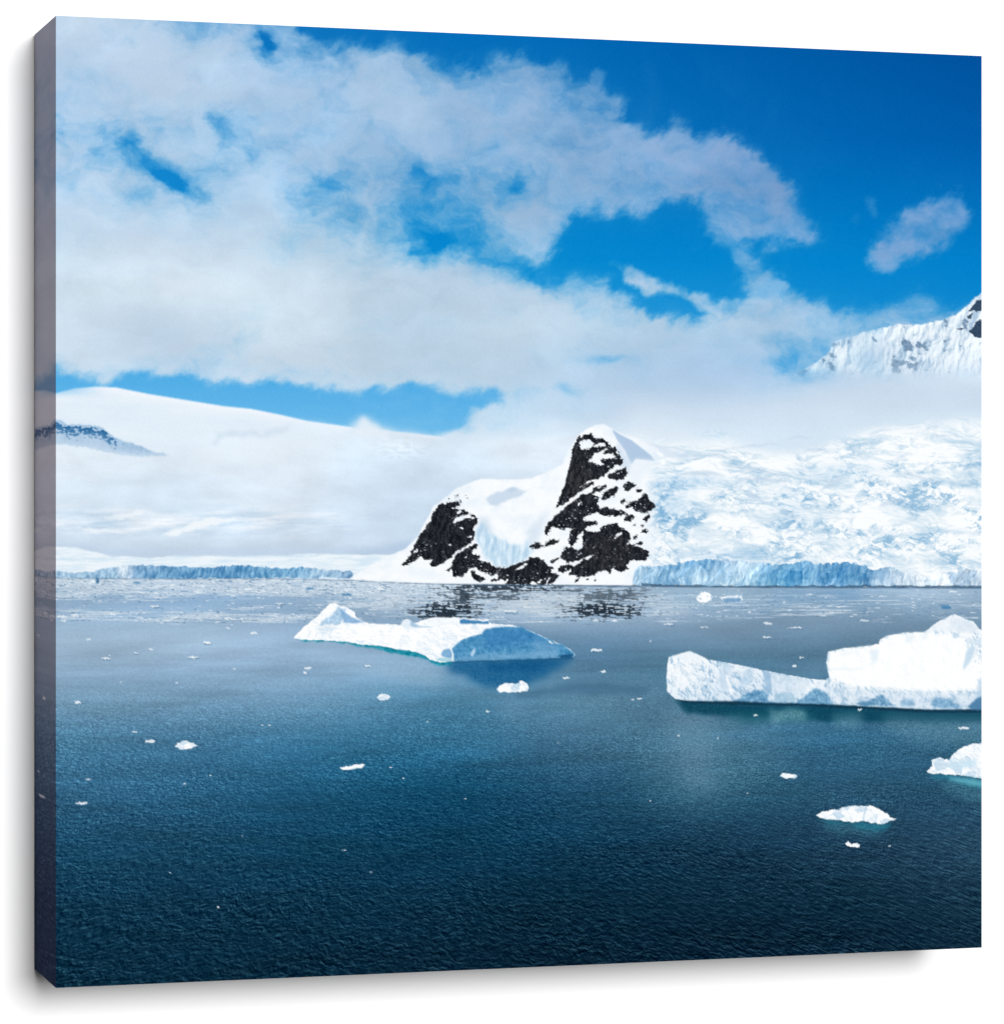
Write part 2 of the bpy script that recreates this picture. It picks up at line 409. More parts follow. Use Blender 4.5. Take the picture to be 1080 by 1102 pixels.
# faint crevasses seen through the mist, mist rim shadow
S = box(380, 462, 500, 505); x, y = X[S], Y[S]
cr = sst(.25, .6, fbm(x / 12, y / 5, 4, 91, ridge=True)) * np.exp(-(((x - 432) / 28) ** 2 + ((y - 484) / 11) ** 2))
img[S] += (cr * .05)[..., None]
for p, k, cc in (([(225, 470), (262, 464), (292, 465), (312, 456), (316, 458), (294, 469), (262, 468), (230, 475)], .55, (192, 211, 231)),):
    over(poly(p, soft=2.2, warp=10, wscale=14, seed=2), col(*cc), k)
# low foggy hills at the left
S = box(60, 530, 480, 606); x, y = X[S], Y[S]
hh = fbm(x / 60 + y / 30, y / 9, 5, 101)
k = np.exp(-((y - 562) / 13) ** 2) * (1 - sst(300, 430, x))
img[S] += (hh * k * .22)[..., None] * np.array([1.2, .8, .5], f32)
for p, kk in (([(100, 558), (130, 553), (158, 548), (150, 554), (128, 560)], .7), ([(172, 575), (190, 569), (212, 561), (232, 557), (262, 557), (240, 562), (214, 568), (186, 577)], .9),
              ([(60, 568), (90, 568), (130, 572), (170, 576), (130, 574), (85, 571)], .7), ([(158, 551), (178, 554), (190, 553), (178, 556), (160, 556)], .5)):
    over(poly(p, soft=1.1, warp=4, wscale=12, seed=31, octs=4), col(242, 248, 252), kk)
over(poly([(50, 584), (120, 590), (200, 590), (300, 588), (400, 590), (450, 580), (450, 600), (50, 600)], soft=3.5, warp=2, wscale=30), col(186, 205, 226), .55)
over(poly([(370, 596), (400, 592), (430, 584), (446, 582), (446, 600), (370, 600)], soft=3), col(178, 200, 224), .7)

# ---- far right summit above the clouds
summit = [(846, 409), (858, 401), (868, 396), (880, 388), (892, 379), (896, 369), (906, 364), (918, 362), (930, 357), (943, 354), (955, 352), (962, 349), (976, 349), (990, 349.5), (1005, 346), (1018, 343), (1028, 338), (1038, 331), (1046, 323), (1053, 317), (1062, 311), (1062, 430), (846, 430)]
ss_ = poly(summit, soft=.5, warp=1.6, wscale=5, seed=3); sl, cov = ss_; x, y = X[sl], Y[sl]
tw = 5 * fbm(x / 22, y / 22, 3, 109)
h1 = fbm((x + tw) / 15 + y / 70, y / 30, 5, 111); h1b = fbm((x + tw + 1.6) / 15 + y / 70, (y + 1.0) / 30, 5, 111)
fl = fbm((x + tw) / 5.5, y / 40, 3, 112, ridge=True); flb = fbm((x + tw + 1.2) / 5.5, y / 40, 3, 112, ridge=True)
shd = np.clip((h1b - h1) * 6.0, -1, 1) + np.clip((flb - fl) * 1.0, -.4, .4) * np.clip(.5 + 1.6 * fbm(x / 30, y / 30, 2, 115), 0, 1)
bx = fbm(x / 24, y / 17, 4, 118)
c = col(232, 241, 249) - np.clip(.04 + shd * .42 + bx * .42, 0, .8)[..., None] * np.array([.40, .28, .18], f32) + np.clip(-shd, 0, 1)[..., None] * .06
rkm = fbm(x / 11, y / 9, 5, 125)
zone = np.exp(-(((x - 985) / 26) ** 2 + ((y - 371) / 9) ** 2)) * .75 + np.exp(-(((x - 975) / 22) ** 2 + ((y - 392) / 10) ** 2)) * .8 + np.exp(-(((x - 893) / 5) ** 2 + ((y - 392) / 14) ** 2)) * .8 + np.exp(-(((x - 862) / 9) ** 2 + ((y - 402) / 4) ** 2)) + np.exp(-(((x - 906) / 12) ** 2 + ((y - 368) / 5) ** 2)) * .6 + np.exp(-(((x - 1030) / 16) ** 2 + ((y - 350) / 10) ** 2)) * .35
c = c - (np.clip(zone, 0, 1) * .30 * np.clip(.6 + 1.5 * rkm, 0, 1.3))[..., None] * np.array([1.1, .8, .55], f32)
rk = sst(-.06, .22, rkm * 1.6 + zone * 1.15 - .72) * .85
c = c * (1 - rk[..., None]) + (col(112, 140, 168) + .14 * fbm(x / 3, y / 3, 3, 6)[..., None]) * rk[..., None]
for p in ([(1042, 334), (1050, 324), (1062, 320), (1062, 333), (1050, 335)], [(1042, 356), (1050, 347), (1062, 340), (1062, 364), (1048, 362)], [(1028, 353), (1038, 352), (1034, 356)], [(1040, 340), (1046, 337), (1044, 343)]):
    q, k = poly(p, warp=2.5, wscale=5, seed=9)
    t = np.zeros((RH, RW), f32); t[q] = k; t = t[sl][..., None]
    c = c * (1 - t) + (col(52, 74, 98) + .06 * fbm(x / 3, y / 3, 3, 5)[..., None]) * t
fogk = sst(384, 412, y + 5 * fbm(x / 30, y / 30, 3, 9)) ; fogk = np.maximum(fogk, .80 * np.exp(-(((x - 935) / 20) ** 2 + ((y - 388) / 24) ** 2)))
fogk = np.maximum(fogk, .5 * (1 - sst(352, 374, y + (x - 930) * .3 + 8 * fbm(x / 14, y / 14, 3, 19))) * (x < 950))
fogk = np.maximum(fogk, np.clip(.30 * sst(370, 400, y), 0, 1))
cov2 = cov * (1 - fogk)
over((sl, cov2), np.clip(c, 0, 1)); part((sl, cov2 * 1.2), 6)

# ---- pale fog above the right glacier
S = box(640, 395, 1060, 500); x, y = X[S], Y[S]
fc = grid([640, 760, 860, 960, 1056], [400, 425, 450, 475, 500],
          np.array([[(188, 209, 231), (180, 204, 229), (172, 200, 228), (202, 219, 236), (212, 227, 241)],
                    [(196, 214, 233), (190, 210, 231), (198, 216, 234), (200, 217, 234), (200, 217, 234)],
                    [(218, 231, 243), (206, 223, 239), (208, 224, 240), (210, 226, 241), (212, 228, 242)],
                    [(226, 237, 246), (222, 235, 246), (212, 228, 242), (222, 235, 246), (228, 239, 248)],
                    [(232, 241, 249), (232, 241, 249), (225, 236, 246), (238, 245, 251), (240, 247, 252)]]) / 255., x, y)
k = sst(398, 420, y + 6 * fbm(x / 40, y / 30, 3, 29)) * (.85 * sst(640, 700, x)) * np.maximum(sst(790, 890, x), sst(405, 440, y))
img[S] = img[S] * (1 - k[..., None]) + np.clip(fc + (5 * fbm(x / 70, y / 25, 4, 27))[..., None] / 255, 0, 1) * k[..., None]
FOG = np.zeros((RH, RW), f32); FOG[S] = k
PART[(FOG > .5) & (PART != 6)] = 5

# ---- the crevassed glacier on the right
glac = [(640, 470), (668, 466), (700, 470), (722, 478), (742, 477), (760, 472), (785, 474), (812, 486), (850, 492), (880, 482), (915, 470), (950, 461), (985, 457), (1020, 452), (1066, 448), (1066, 633.5), (640, 631)]
gs = poly(glac, soft=5, warp=6, wscale=30, seed=41); sl, cov = gs; x, y = X[sl], Y[sl]
wx = 11 * fbm(x / 45, y / 30, 3, 7); wy = 7 * fbm(x / 45, y / 30, 3, 8)
def hgt(x, y):
    a = fbm((x + wx) / 17, (y + wy) / 9, 5, 131, gain=.58, ridge=True)
    b_ = fbm((x + wx * 1.5) / 48 + y / 60, (y + wy * 2) / 13, 4, 141)
    return a, b_
a0, b0 = hgt(x, y); a1, b1 = hgt(x + 1.3, y - .9)
rough = np.clip(grid([640, 700, 760, 830, 900, 960, 1056], [450, 485, 510, 535, 560, 590, 610, 632],
        [[.1, .1, .1, .0, .1, .2, .1], [.1, .1, .15, .15, .35, .4, .35], [.2, .45, .25, .3, .75, .7, .7], [.4, .8, .5, .5, .8, .9, .9], [.4, .9, 1., .6, .9, 1., .9], [.3, .8, .9, .7, 1., 1., .8], [.2, .4, .4, .8, 1., .8, .8], [.2, .4, .4, .8, 1., .8, .8]], x, y), 0, 1)
sm = 1 - rough
qx, qy = x + wx * .8, y + wy * .8
f1, f2, tl, rr = worley((qx + qy * .5) / 10, qy / 6.5, 3)
g1, g2, tg, rg = worley((qx - qy * .3) / 5.2, qy / 3.8, 5)
amp_b = np.clip(.5 + 2.6 * fbm(x / 46, y / 26, 3, 155), .05, 1.3)
block = (np.clip(tl, -.4, 1) * .75 + np.clip(tg, -.4, 1) * .60) * rough * amp_b
crev = (sst(.20, .02, f2 - f1) * .8 + sst(.22, .02, g2 - g1) * .40) * rough * amp_b
shade = np.clip((a1 - a0) * 2.2, -1, 1) * (.05 + .34 * rough) * np.clip(amp_b, .35, 1) + np.clip((b1 - b0) * 7, -1, 1) * (.24 + .2 * sm) + block + crev * .6
deep = sst(.26, .62, -a0 + .35 * fbm(x / 30, y / 20, 3, 151)) * rough
lowt = fbm(x / 60, y / 22, 4, 161)
flow = fbm(x / 60, (y + 14 * np.sin(x / 55.0) - .10 * x) / 5.5, 4, 163)
shade = shade + sst(.02, .4, flow) * .5 * sm * sst(475, 495, y)
dark = np.clip(.07 + shade * .70 + lowt * .62 + .05 * rough, 0, 1)
c = col(249, 252, 254) - dark[..., None] * np.array([.40, .25, .14], f32) - (deep * .6 * amp_b)[..., None] * np.array([.20, .12, .06], f32)
# pale blue shaded icefall beside the rock
ice = np.exp(-(((x - 722) / 22) ** 2 + ((y - 545) / 26) ** 2)) * .45 + np.exp(-(((x - 745) / 40) ** 2 + ((y - 518) / 7) ** 2)) * .5 + np.exp(-(((x - 905) / 40) ** 2 + ((y - 508) / 10) ** 2)) * .30 + np.exp(-(((x - 850) / 26) ** 2 + ((y - 548) / 20) ** 2)) * .22 + np.exp(-(((x - 790) / 60) ** 2 + ((y - 597) / 6) ** 2)) * .35
c = c - (ice * (1 + .8 * fbm(x / 8, y / 6, 3, 171)))[..., None] * np.array([.34, .20, .09], f32)
cov_g = cov * sst(455, 492, y + 10 * fbm(x / 60, y / 20, 3, 33) + np.where(x > 880, 22, 0) * sst(860, 930, x))
over((sl, cov_g), np.clip(c, 0, 1)); part((sl, cov_g), 7)
S = box(690, 455, 860, 500); x, y = X[S], Y[S]
k = np.exp(-(((x - 768) / 14) ** 2 + ((y - 467) / 4) ** 2)) * sst(-.2, .3, fbm(x / 6, y / 3, 3, 5))
img[S] -= k[..., None] * np.array([.12, .06, .03], f32)
def wave_lines(pts, c, k):                                # long drift lines in the snow
    for (xa, ya, xb, yb, w) in pts:
        n = 12; t = np.linspace(0, 1, n)
        xs = xa + (xb - xa) * t; ys = ya + (yb - ya) * t + np.sin(t * 3.1) * (-2)
        ww = w * np.sin(np.pi * np.clip(t, .02, .98)) * .5
        p = list(zip(xs, ys - ww)) + list(zip(xs[::-1], (ys + ww)[::-1]))
        over(poly(p, soft=.9, warp=3, wscale=20, seed=int(xa)), c, k)
wave_lines([(690, 478, 760, 490, 2), (720, 493, 800, 492, 2.5), (733, 509, 780, 512, 5), (755, 487, 850, 478, 1.5), (770, 500, 850, 515, 3), (790, 515, 860, 520, 4), (845, 473, 875, 472, 1.2), (858, 486, 900, 485, 2), (790, 525, 830, 545, 4), (1000, 471, 1030, 470, 1.2), (835, 546, 860, 560, 4), (960, 495, 985, 490, 2), (1030, 510, 1052, 500, 3), (930, 468, 960, 463, 2), (880, 530, 915, 512, 5), (945, 545, 975, 538, 6), (960, 508, 1010, 520, 3)], col(182, 204, 226), .55)

# ice cliff where that glacier meets the water
cl_top = [(678, 612), (690, 608), (700, 610), (716, 609), (735, 606), (760, 602), (776, 604), (792, 604), (806, 604), (822, 606), (836, 608), (852, 606), (866, 604), (880, 607), (896, 606), (912, 605), (926, 608), (940, 613), (956, 610), (975, 616), (1000, 620), (1025, 616), (1062, 612)]
cliff = cl_top + [(1062, 632.5), (900, 632), (780, 631.5), (676, 629.5)]
cs = poly(cliff, warp=4, wscale=8, seed=51); sl, cov = cs; x, y = X[sl], Y[sl]
w1 = 4 * fbm(x / 14, y / 14, 3, 5)
v0 = fbm((x + w1) / 7 + y / 26, y / 22, 5, 181, ridge=True); v1 = fbm((x + w1 + 1.4) / 7 + y / 26, (y - .6) / 22, 5, 181, ridge=True)
cc = grid([676, 720, 760, 800, 845, 880, 920, 945, 975, 1056], [604, 618, 632],
          np.array([[(178, 210, 234), (118, 172, 214), (110, 168, 212), (176, 208, 234), (100, 162, 206), (92, 152, 198), (84, 146, 194), (120, 170, 208), (222, 236, 247), (232, 242, 250)],
                    [(168, 204, 230), (140, 188, 222), (150, 194, 226), (160, 202, 230), (88, 160, 208), (80, 148, 198), (78, 144, 194), (132, 176, 212), (208, 226, 241), (205, 224, 240)],
                    [(150, 192, 222), (134, 182, 218), (158, 198, 226), (160, 202, 228), (110, 176, 216), (110, 166, 208), (116, 170, 210), (150, 186, 216), (190, 212, 232), (190, 212, 232)]]) / 255., x, y)
cc = cc * .84 + col(206, 220, 232) * .16
f1, f2, tl, rr = worley((x + w1 * 1.5) / 11 + y / 40, (y + w1) / 19, 7); g1, g2, tg, rg = worley((x + w1) / 5, (y - x * .25) / 7 + .8 * fbm(x / 6, y / 6, 2, 8), 9)
c = cc + (np.clip((v0 - v1) * 1.5, -1, 1) * .10 + tl * .075 + tg * .05 - sst(.14, .0, f2 - f1) * .03)[..., None] * np.array([1.3, 1, .7], f32) + (.10 * fbm(x / 12 + y / 14, y / 9, 4, 191))[..., None]
dg = sst(.12, .42, fbm((x + y * 1.1) / 13, (y - x) / 60, 3, 195)); c = c + (dg * .10)[..., None]
over(cs, np.clip(c, 0, 1)); part(cs, 8)
over(poly([(690, 628), (760, 630.5), (860, 630.5), (960, 630), (1062, 630.5), (1062, 633), (690, 631.5)], warp=3, wscale=14, seed=5), col(60, 92, 122), .75)

# ---- the left glacier shelf and its blue front
shelf = [(50, 588), (60, 588), (80, 589), (100, 594), (122, 599), (160, 600), (200, 598), (260, 599), (310, 597.5), (340, 596), (380, 597), (430, 597), (430, 624.5), (300, 622.5), (200, 622), (50, 622)]
hs = poly(shelf, soft=.6, warp=1.5, wscale=16, seed=61); sl, cov = hs; x, y = X[sl], Y[sl]
t = fbm(x / 30 + y / 12, y / 4, 5, 201)
c = col(236, 244, 250) - np.clip(.12 + t * .5, 0, .6)[..., None] * np.array([.30, .17, .08], f32)
over(hs, np.clip(c, 0, 1)); part(hs, 9)
fr_top = [(50, 614), (80, 616), (100, 615), (116, 611), (134, 608.5), (150, 608), (175, 609), (200, 610), (230, 611), (250, 608.5), (270, 609), (290, 611), (310, 612), (325, 610), (345, 613), (362, 614), (380, 615)]
fr = fr_top + [(380, 622.5), (300, 622), (200, 623), (130, 623.5), (50, 622)]
fs = poly(fr, warp=2.2, wscale=6, seed=63); sl, cov = fs; x, y = X[sl], Y[sl]
cc = grid([50, 90, 122, 134, 146, 160, 200, 250, 280, 320, 345, 380], [608, 623],
          np.array([[(176, 204, 228), (168, 200, 226), (170, 202, 228), (220, 233, 244), (130, 172, 206), (120, 166, 204), (100, 156, 200), (74, 136, 186), (84, 146, 192), (110, 168, 210), (176, 208, 232), (130, 172, 206)],
                    [(148, 184, 214), (140, 182, 214), (142, 184, 216), (188, 212, 232), (110, 158, 200), (88, 146, 192), (76, 138, 186), (78, 140, 188), (92, 152, 196), (120, 172, 210), (150, 190, 220), (110, 152, 190)]]) / 255., x, y)
cc = cc * .86 + col(206, 220, 232) * .14
v0 = fbm((x + 3 * fbm(x / 9, y / 9, 2, 3)) / 3.6 + y / 14, y / 11, 4, 211)
c = cc + (v0 * .30 + .06 * fbm(x / 4, y / 4, 3, 5))[..., None] * np.array([1.2, 1, .8], f32)
over(fs, np.clip(c, 0, 1)); part(fs, 10)

# ---- the central snow peak with its rock faces
peak = [(376, 622), (388, 615), (402, 606), (418, 598), (436, 591), (450, 576), (466, 545), (478, 536), (492, 525), (506, 519), (520, 515), (540, 516), (555, 516), (572, 515), (590, 507), (605, 500), (612, 484), (622, 468), (632, 461), (640, 457.5), (650, 457), (658, 461), (672, 468), (690, 474), (704, 480), (712, 500), (716, 530), (714, 560), (708, 580), (700, 600), (690, 608), (682, 614), (680, 631.5), (480, 629), (420, 627.5), (385, 626)]
ps = poly(peak, soft=.6, warp=1.2, wscale=14, seed=71); sl, cov = ps; x, y = X[sl], Y[sl]
t = fbm(x / 40, y / 22, 5, 221); t2 = fbm(x / 9 + y / 30, y / 9, 4, 231)
dk = np.clip(.05 + .22 * t + .10 * t2, 0, 1)
dk = dk + .45 * sst(690, 712, x) * sst(470, 500, y) * .4
c = col(248, 251, 254) - dk[..., None] * np.array([.34, .20, .10], f32)
right_fade = 1 - sst(690, 716, x) * sst(486, 500, y)
over((sl, cov * right_fade), np.clip(c, 0, 1)); part((sl, cov * right_fade), 11)
# blue-shaded snow flank, icefall and drift shadows
over(poly([(658, 462), (668, 468), (680, 474), (690, 482), (700, 490), (704, 496), (692, 495), (684, 494), (679, 500), (672, 485), (664, 474)], soft=.7), col(168, 194, 222), .9)
over(poly([(690, 475), (704, 481), (716, 492), (745, 494), (735, 488), (712, 480)], soft=1.5), col(205, 221, 238), .7)
over(poly([(664, 474), (672, 486), (680, 500), (676, 512), (668, 500), (662, 486)], soft=2.2), col(206, 222, 239), .8)
over(poly([(679, 500), (684, 494), (694, 495), (706, 496), (700, 505), (690, 515), (684, 530), (678, 520)], soft=2.5), col(232, 241, 249), .8)
for p, k in (([(524, 535), (534, 530), (548, 526), (568, 528), (560, 534), (546, 538), (534, 545), (526, 543)], .75), ([(541, 528), (552, 525), (558, 526), (550, 529)], .9)):
    over(poly(p, soft=1, warp=3, wscale=8, seed=3), col(190, 210, 230), k)
icf = [(511, 572), (518, 560), (530, 575), (546, 585), (560, 588), (566, 580), (574, 590), (568, 600), (560, 606), (546, 610), (534, 608), (522, 600), (515, 590)]
q = poly(icf, soft=1.6, warp=4, wscale=9, seed=75); x, y = X[q[0]], Y[q[0]]
vv = fbm(x / 4.5 + y / 30, y / 16, 4, 241)
over(q, np.clip(col(190, 218, 238) + (vv * .28)[..., None] * np.array([1, .7, .4], f32), 0, 1), .85)
over(poly([(514, 555), (524, 556), (532, 572), (518, 574)], soft=3, warp=4, wscale=8), col(196, 216, 234), .7)
over(poly([(564, 572), (580, 560), (590, 545), (582, 575), (572, 590)], soft=3, warp=3, wscale=10), col(206, 222, 238), .7)

def zp(ox, oy, s, pts): return [(ox + a / s, oy + b_ / s) for a, b_ in pts]
ROCK = np.zeros((RH, RW), f32)
def rock(pts, on=1.0, warp=2.0, ws=6, seed=0):
    sl, cov = poly(pts, warp=warp * .75, wscale=ws * 1.5, seed=seed, octs=2)
    ROCK[sl] = np.maximum(ROCK[sl], cov) if on else ROCK[sl] * (1 - cov)
a_ = lambda pts: zp(430, 450, 5.8, pts); b_ = lambda pts: zp(570, 450, 5.8, pts)
for i, p in enumerate([a_([(270, 520), (240, 545), (205, 590), (190, 640), (130, 720), (85, 800), (60, 860), (6, 920), (40, 915), (110, 880), (130, 865), (150, 885), (215, 875), (190, 910), (200, 928), (240, 920), (330, 865), (350, 830), (410, 800), (460, 760), (472, 710), (450, 700), (482, 650), (484, 635), (470, 605), (440, 595), (400, 575), (370, 570), (370, 545), (364, 520), (310, 525), (280, 545)]),
        a_([(326, 988), (328, 900), (350, 850), (420, 805), (480, 785), (490, 800), (450, 830), (460, 850), (510, 860), (490, 880), (520, 900), (560, 905), (600, 930), (620, 960), (580, 985), (520, 960), (470, 930), (420, 935), (425, 960), (380, 990)]),
        a_([(435, 955), (470, 960), (500, 990), (540, 1010), (490, 1020), (460, 1000)]),
        a_([(600, 940), (680, 930), (740, 905), (820, 870), (820, 1038), (660, 1038), (640, 1000), (560, 1032), (575, 1010), (610, 990)]),
        a_([(338, 492), (375, 478), (378, 484), (350, 498)]), a_([(286, 960), (325, 920), (316, 950), (300, 966)]), a_([(410, 488), (422, 484), (420, 498)]), a_([(376, 518), (390, 512), (388, 526)]), a_([(300, 505), (312, 495), (310, 510)]),
        b_([(345, 100), (300, 120), (280, 150), (260, 230), (240, 320), (215, 420), (162, 555), (200, 548), (245, 510), (290, 470), (320, 420), (380, 385), (430, 380), (480, 345), (510, 310), (540, 290), (575, 292), (582, 260), (555, 215), (538, 185), (510, 185), (480, 150), (450, 128), (400, 125), (385, 98)]),
        b_([(485, 350), (540, 330), (595, 308), (608, 345), (585, 375), (540, 388), (490, 375)]),
        b_([(295, 458), (330, 415), (395, 398), (402, 410), (345, 440)]),
        b_([(88, 720), (110, 660), (180, 590), (240, 540), (320, 480), (370, 470), (430, 490), (420, 540), (440, 580), (380, 600), (330, 620), (340, 660), (290, 690), (200, 690), (130, 680), (112, 725)]),
        b_([(430, 575), (470, 553), (520, 570), (590, 580), (602, 597), (560, 607), (470, 612), (430, 598)]),
        b_([(375, 465), (410, 430), (470, 415), (480, 430), (440, 460), (395, 472)]), b_([(440, 505), (480, 450), (550, 425), (548, 460), (510, 490), (450, 515)]),
        b_([(580, 412), (620, 393), (662, 420), (640, 440), (600, 457), (585, 440)]), b_([(636, 565), (640, 530), (700, 490), (725, 465), (748, 520), (785, 545), (762, 578), (720, 592), (680, 585)]),
        b_([(590, 548), (620, 530), (660, 510), (684, 518), (640, 550), (600, 562)]), b_([(658, 445), (690, 440), (696, 458), (668, 465)]), b_([(566, 520), (590, 500), (602, 520), (580, 534)]), b_([(522, 432), (548, 420), (550, 440)]),
        b_([(578, 628), (630, 602), (655, 615), (630, 642), (600, 642)]), b_([(700, 635), (740, 596), (752, 610), (730, 645)]), b_([(690, 705), (715, 692), (738, 708), (720, 722)]), b_([(640, 745), (665, 730), (672, 745), (650, 756)]), b_([(668, 785), (695, 768), (705, 790), (680, 798)]), b_([(678, 675), (705, 668), (704, 682)]), b_([(640, 665), (655, 660), (652, 672)]), b_([(596, 625), (604, 590), (612, 600)]),
        b_([(326, 770), (335, 640), (380, 638), (432, 655), (400, 672), (440, 692), (470, 670), (540, 656), (548, 680), (580, 688), (624, 715), (620, 760), (600, 790), (650, 790), (700, 815), (738, 830), (744, 860), (710, 888), (640, 890), (600, 915), (614, 940), (560, 965), (520, 935), (500, 972), (482, 950), (420, 960), (380, 985), (310, 992), (240, 972), (260, 940), (310, 905), (330, 880), (290, 892), (220, 898), (192, 860), (215, 810), (260, 800), (300, 830), (330, 800)]),
        b_([(236, 770), (262, 700), (330, 650), (350, 690), (300, 730), (282, 790), (250, 800)]),
        b_([(86, 795), (140, 750), (188, 766), (120, 798)]), b_([(-10, 812), (30, 775), (90, 790), (60, 808)]), b_([(-5, 885), (40, 868), (90, 890), (112, 930), (152, 928), (130, 970), (185, 980), (140, 1034), (60, 1038), (-5, 1000)]),
        b_([(168, 945), (200, 920), (262, 912), (272, 935), (220, 962), (185, 965)]), b_([(120, 900), (170, 870), (188, 878), (140, 902)]), b_([(350, 1010), (368, 1000), (366, 1012)]), b_([(400, 1008), (416, 998), (416, 1012)]), b_([(290, 1000), (310, 1002), (270, 1030)])]):
    rock(p, 1, 2.0, 5, i)
cuts = [a_([(300, 565), (365, 548), (402, 568), (345, 565)]), a_([(345, 600), (372, 568), (385, 572), (360, 602)]), a_([(318, 662), (345, 622), (400, 603), (430, 600), (462, 612), (470, 630), (420, 622), (350, 652)]), a_([(415, 748), (425, 738), (455, 736), (450, 748)]), a_([(82, 845), (90, 825), (118, 812), (112, 834)]), a_([(292, 800), (312, 782), (325, 798)]), a_([(365, 685), (385, 678), (404, 694), (385, 692)]), a_([(165, 690), (182, 668), (190, 676)]), a_([(215, 790), (228, 782), (228, 792)]), a_([(358, 838), (440, 790), (450, 792), (372, 842)]), a_([(370, 940), (398, 926), (402, 934)]), a_([(400, 870), (425, 850), (420, 866)]), a_([(440, 835), (470, 820), (480, 845), (456, 852)]), a_([(720, 950), (760, 920), (812, 900), (770, 940)]), a_([(640, 1032), (668, 1000), (676, 1006), (660, 1034)]), a_([(560, 1000), (600, 985), (640, 975), (600, 1005)]), a_([(730, 885), (790, 830), (820, 815), (820, 870), (760, 905)]),
        b_([(308, 155), (330, 135), (372, 132), (402, 158), (372, 195), (318, 196)]), b_([(392, 185), (430, 150), (470, 160), (475, 172), (430, 180)]), b_([(385, 245), (400, 222), (440, 205), (480, 180), (490, 185), (452, 222), (520, 222), (560, 245), (510, 250), (430, 260), (466, 295), (400, 285), (360, 272)]), b_([(490, 335), (525, 305), (560, 292), (592, 300), (540, 325), (505, 348)]), b_([(535, 215), (545, 190), (556, 240)]), b_([(300, 130), (320, 112), (330, 118)]),
        b_([(345, 690), (360, 672), (430, 670), (444, 705), (400, 712), (352, 708)]), b_([(525, 750), (545, 720), (585, 705), (560, 735), (530, 758)]), b_([(270, 790), (300, 745), (332, 738), (330, 800), (300, 828)]), b_([(460, 895), (470, 885), (478, 898)]), b_([(536, 862), (545, 858), (544, 868)]), b_([(432, 812), (465, 800), (468, 806)]), b_([(330, 875), (400, 850), (404, 858), (350, 882)]), b_([(200, 580), (215, 570), (212, 584)]), b_([(190, 615), (205, 600), (203, 618)]), b_([(270, 575), (290, 568), (285, 582)]), b_([(150, 650), (164, 640), (160, 655)]), b_([(420, 435), (440, 425), (436, 442)]), b_([(100, 1030), (120, 990), (128, 994), (112, 1032)]), b_([(40, 1030), (68, 1000), (76, 1006), (56, 1034)]), b_([(295, 545), (318, 520), (322, 530), (304, 552)])]
for i, p in enumerate(cuts): rock(p, 0, 1.6, 5, i + 50)
S = box(425, 455, 720, 634); x, y = X[S], Y[S]
# thin ledges of snow caught on the rock
R = blur(ROCK[S], .75)
led = fbm((x - y * .7) / 7, (y + x * .42) / 2.4, 4, 251, gain=.6)
spk = fbm(x / 3.2, y / 2.6, 3, 255)
calm = np.exp(-(((x - 610) / 14) ** 2 + ((y - 515) / 28) ** 2)) + np.exp(-(((x - 478) / 22) ** 2 + ((y - 575) / 26) ** 2)) + .8 * np.exp(-(((x - 650) / 22) ** 2 + ((y - 590) / 16) ** 2))
snowy = np.clip(1 - .75 * calm, .15, 1)
R = sst(.26, .74, R + snowy * (1.15 * led + .45 * spk) * np.where(R > .02, 1, 0) + .09)
ROCK[S] = R
rt = fbm((x + y * .4) / 6, (y - x * .2) / 9, 5, 261, gain=.65); rt2 = fbm(x / 2.2, y / 3.2, 3, 271)
brown = np.exp(-(((x - 618) / 16) ** 2 + ((y - 515) / 26) ** 2)) + .7 * np.exp(-(((x - 655) / 30) ** 2 + ((y - 595) / 22) ** 2))
rg = fbm((x + y * .5) / 7, (y - x * .3) / 16, 4, 281, ridge=True); rgb = fbm((x + 1.2 + (y - .8) * .5) / 7, (y - .8 - (x + 1.2) * .3) / 16, 4, 281, ridge=True)
rc = col(27, 31, 37) + (np.clip(rt * 1.1 + rt2 * .6 + .16 + 1.3 * (rg - rgb), -.3, 1.2) * .115)[..., None] + (brown * (.040 + .07 * rt))[..., None] * np.array([1.25, 1.0, .85], f32)
thin = sst(.26, .40, led + .35 * spk) * snowy * .9
thin = thin * np.clip(.4 + 1.8 * fbm(x / 24, y / 20, 2, 291), 0, 1)
rc = rc * (1 - thin[..., None]) + col(212, 223, 234) * thin[..., None]
img[S] = img[S] * (1 - R[..., None]) + np.clip(rc, 0, 1) * R[..., None]
p_ = PART[S]; p_[blur(R, 1.6) > .5] = 12

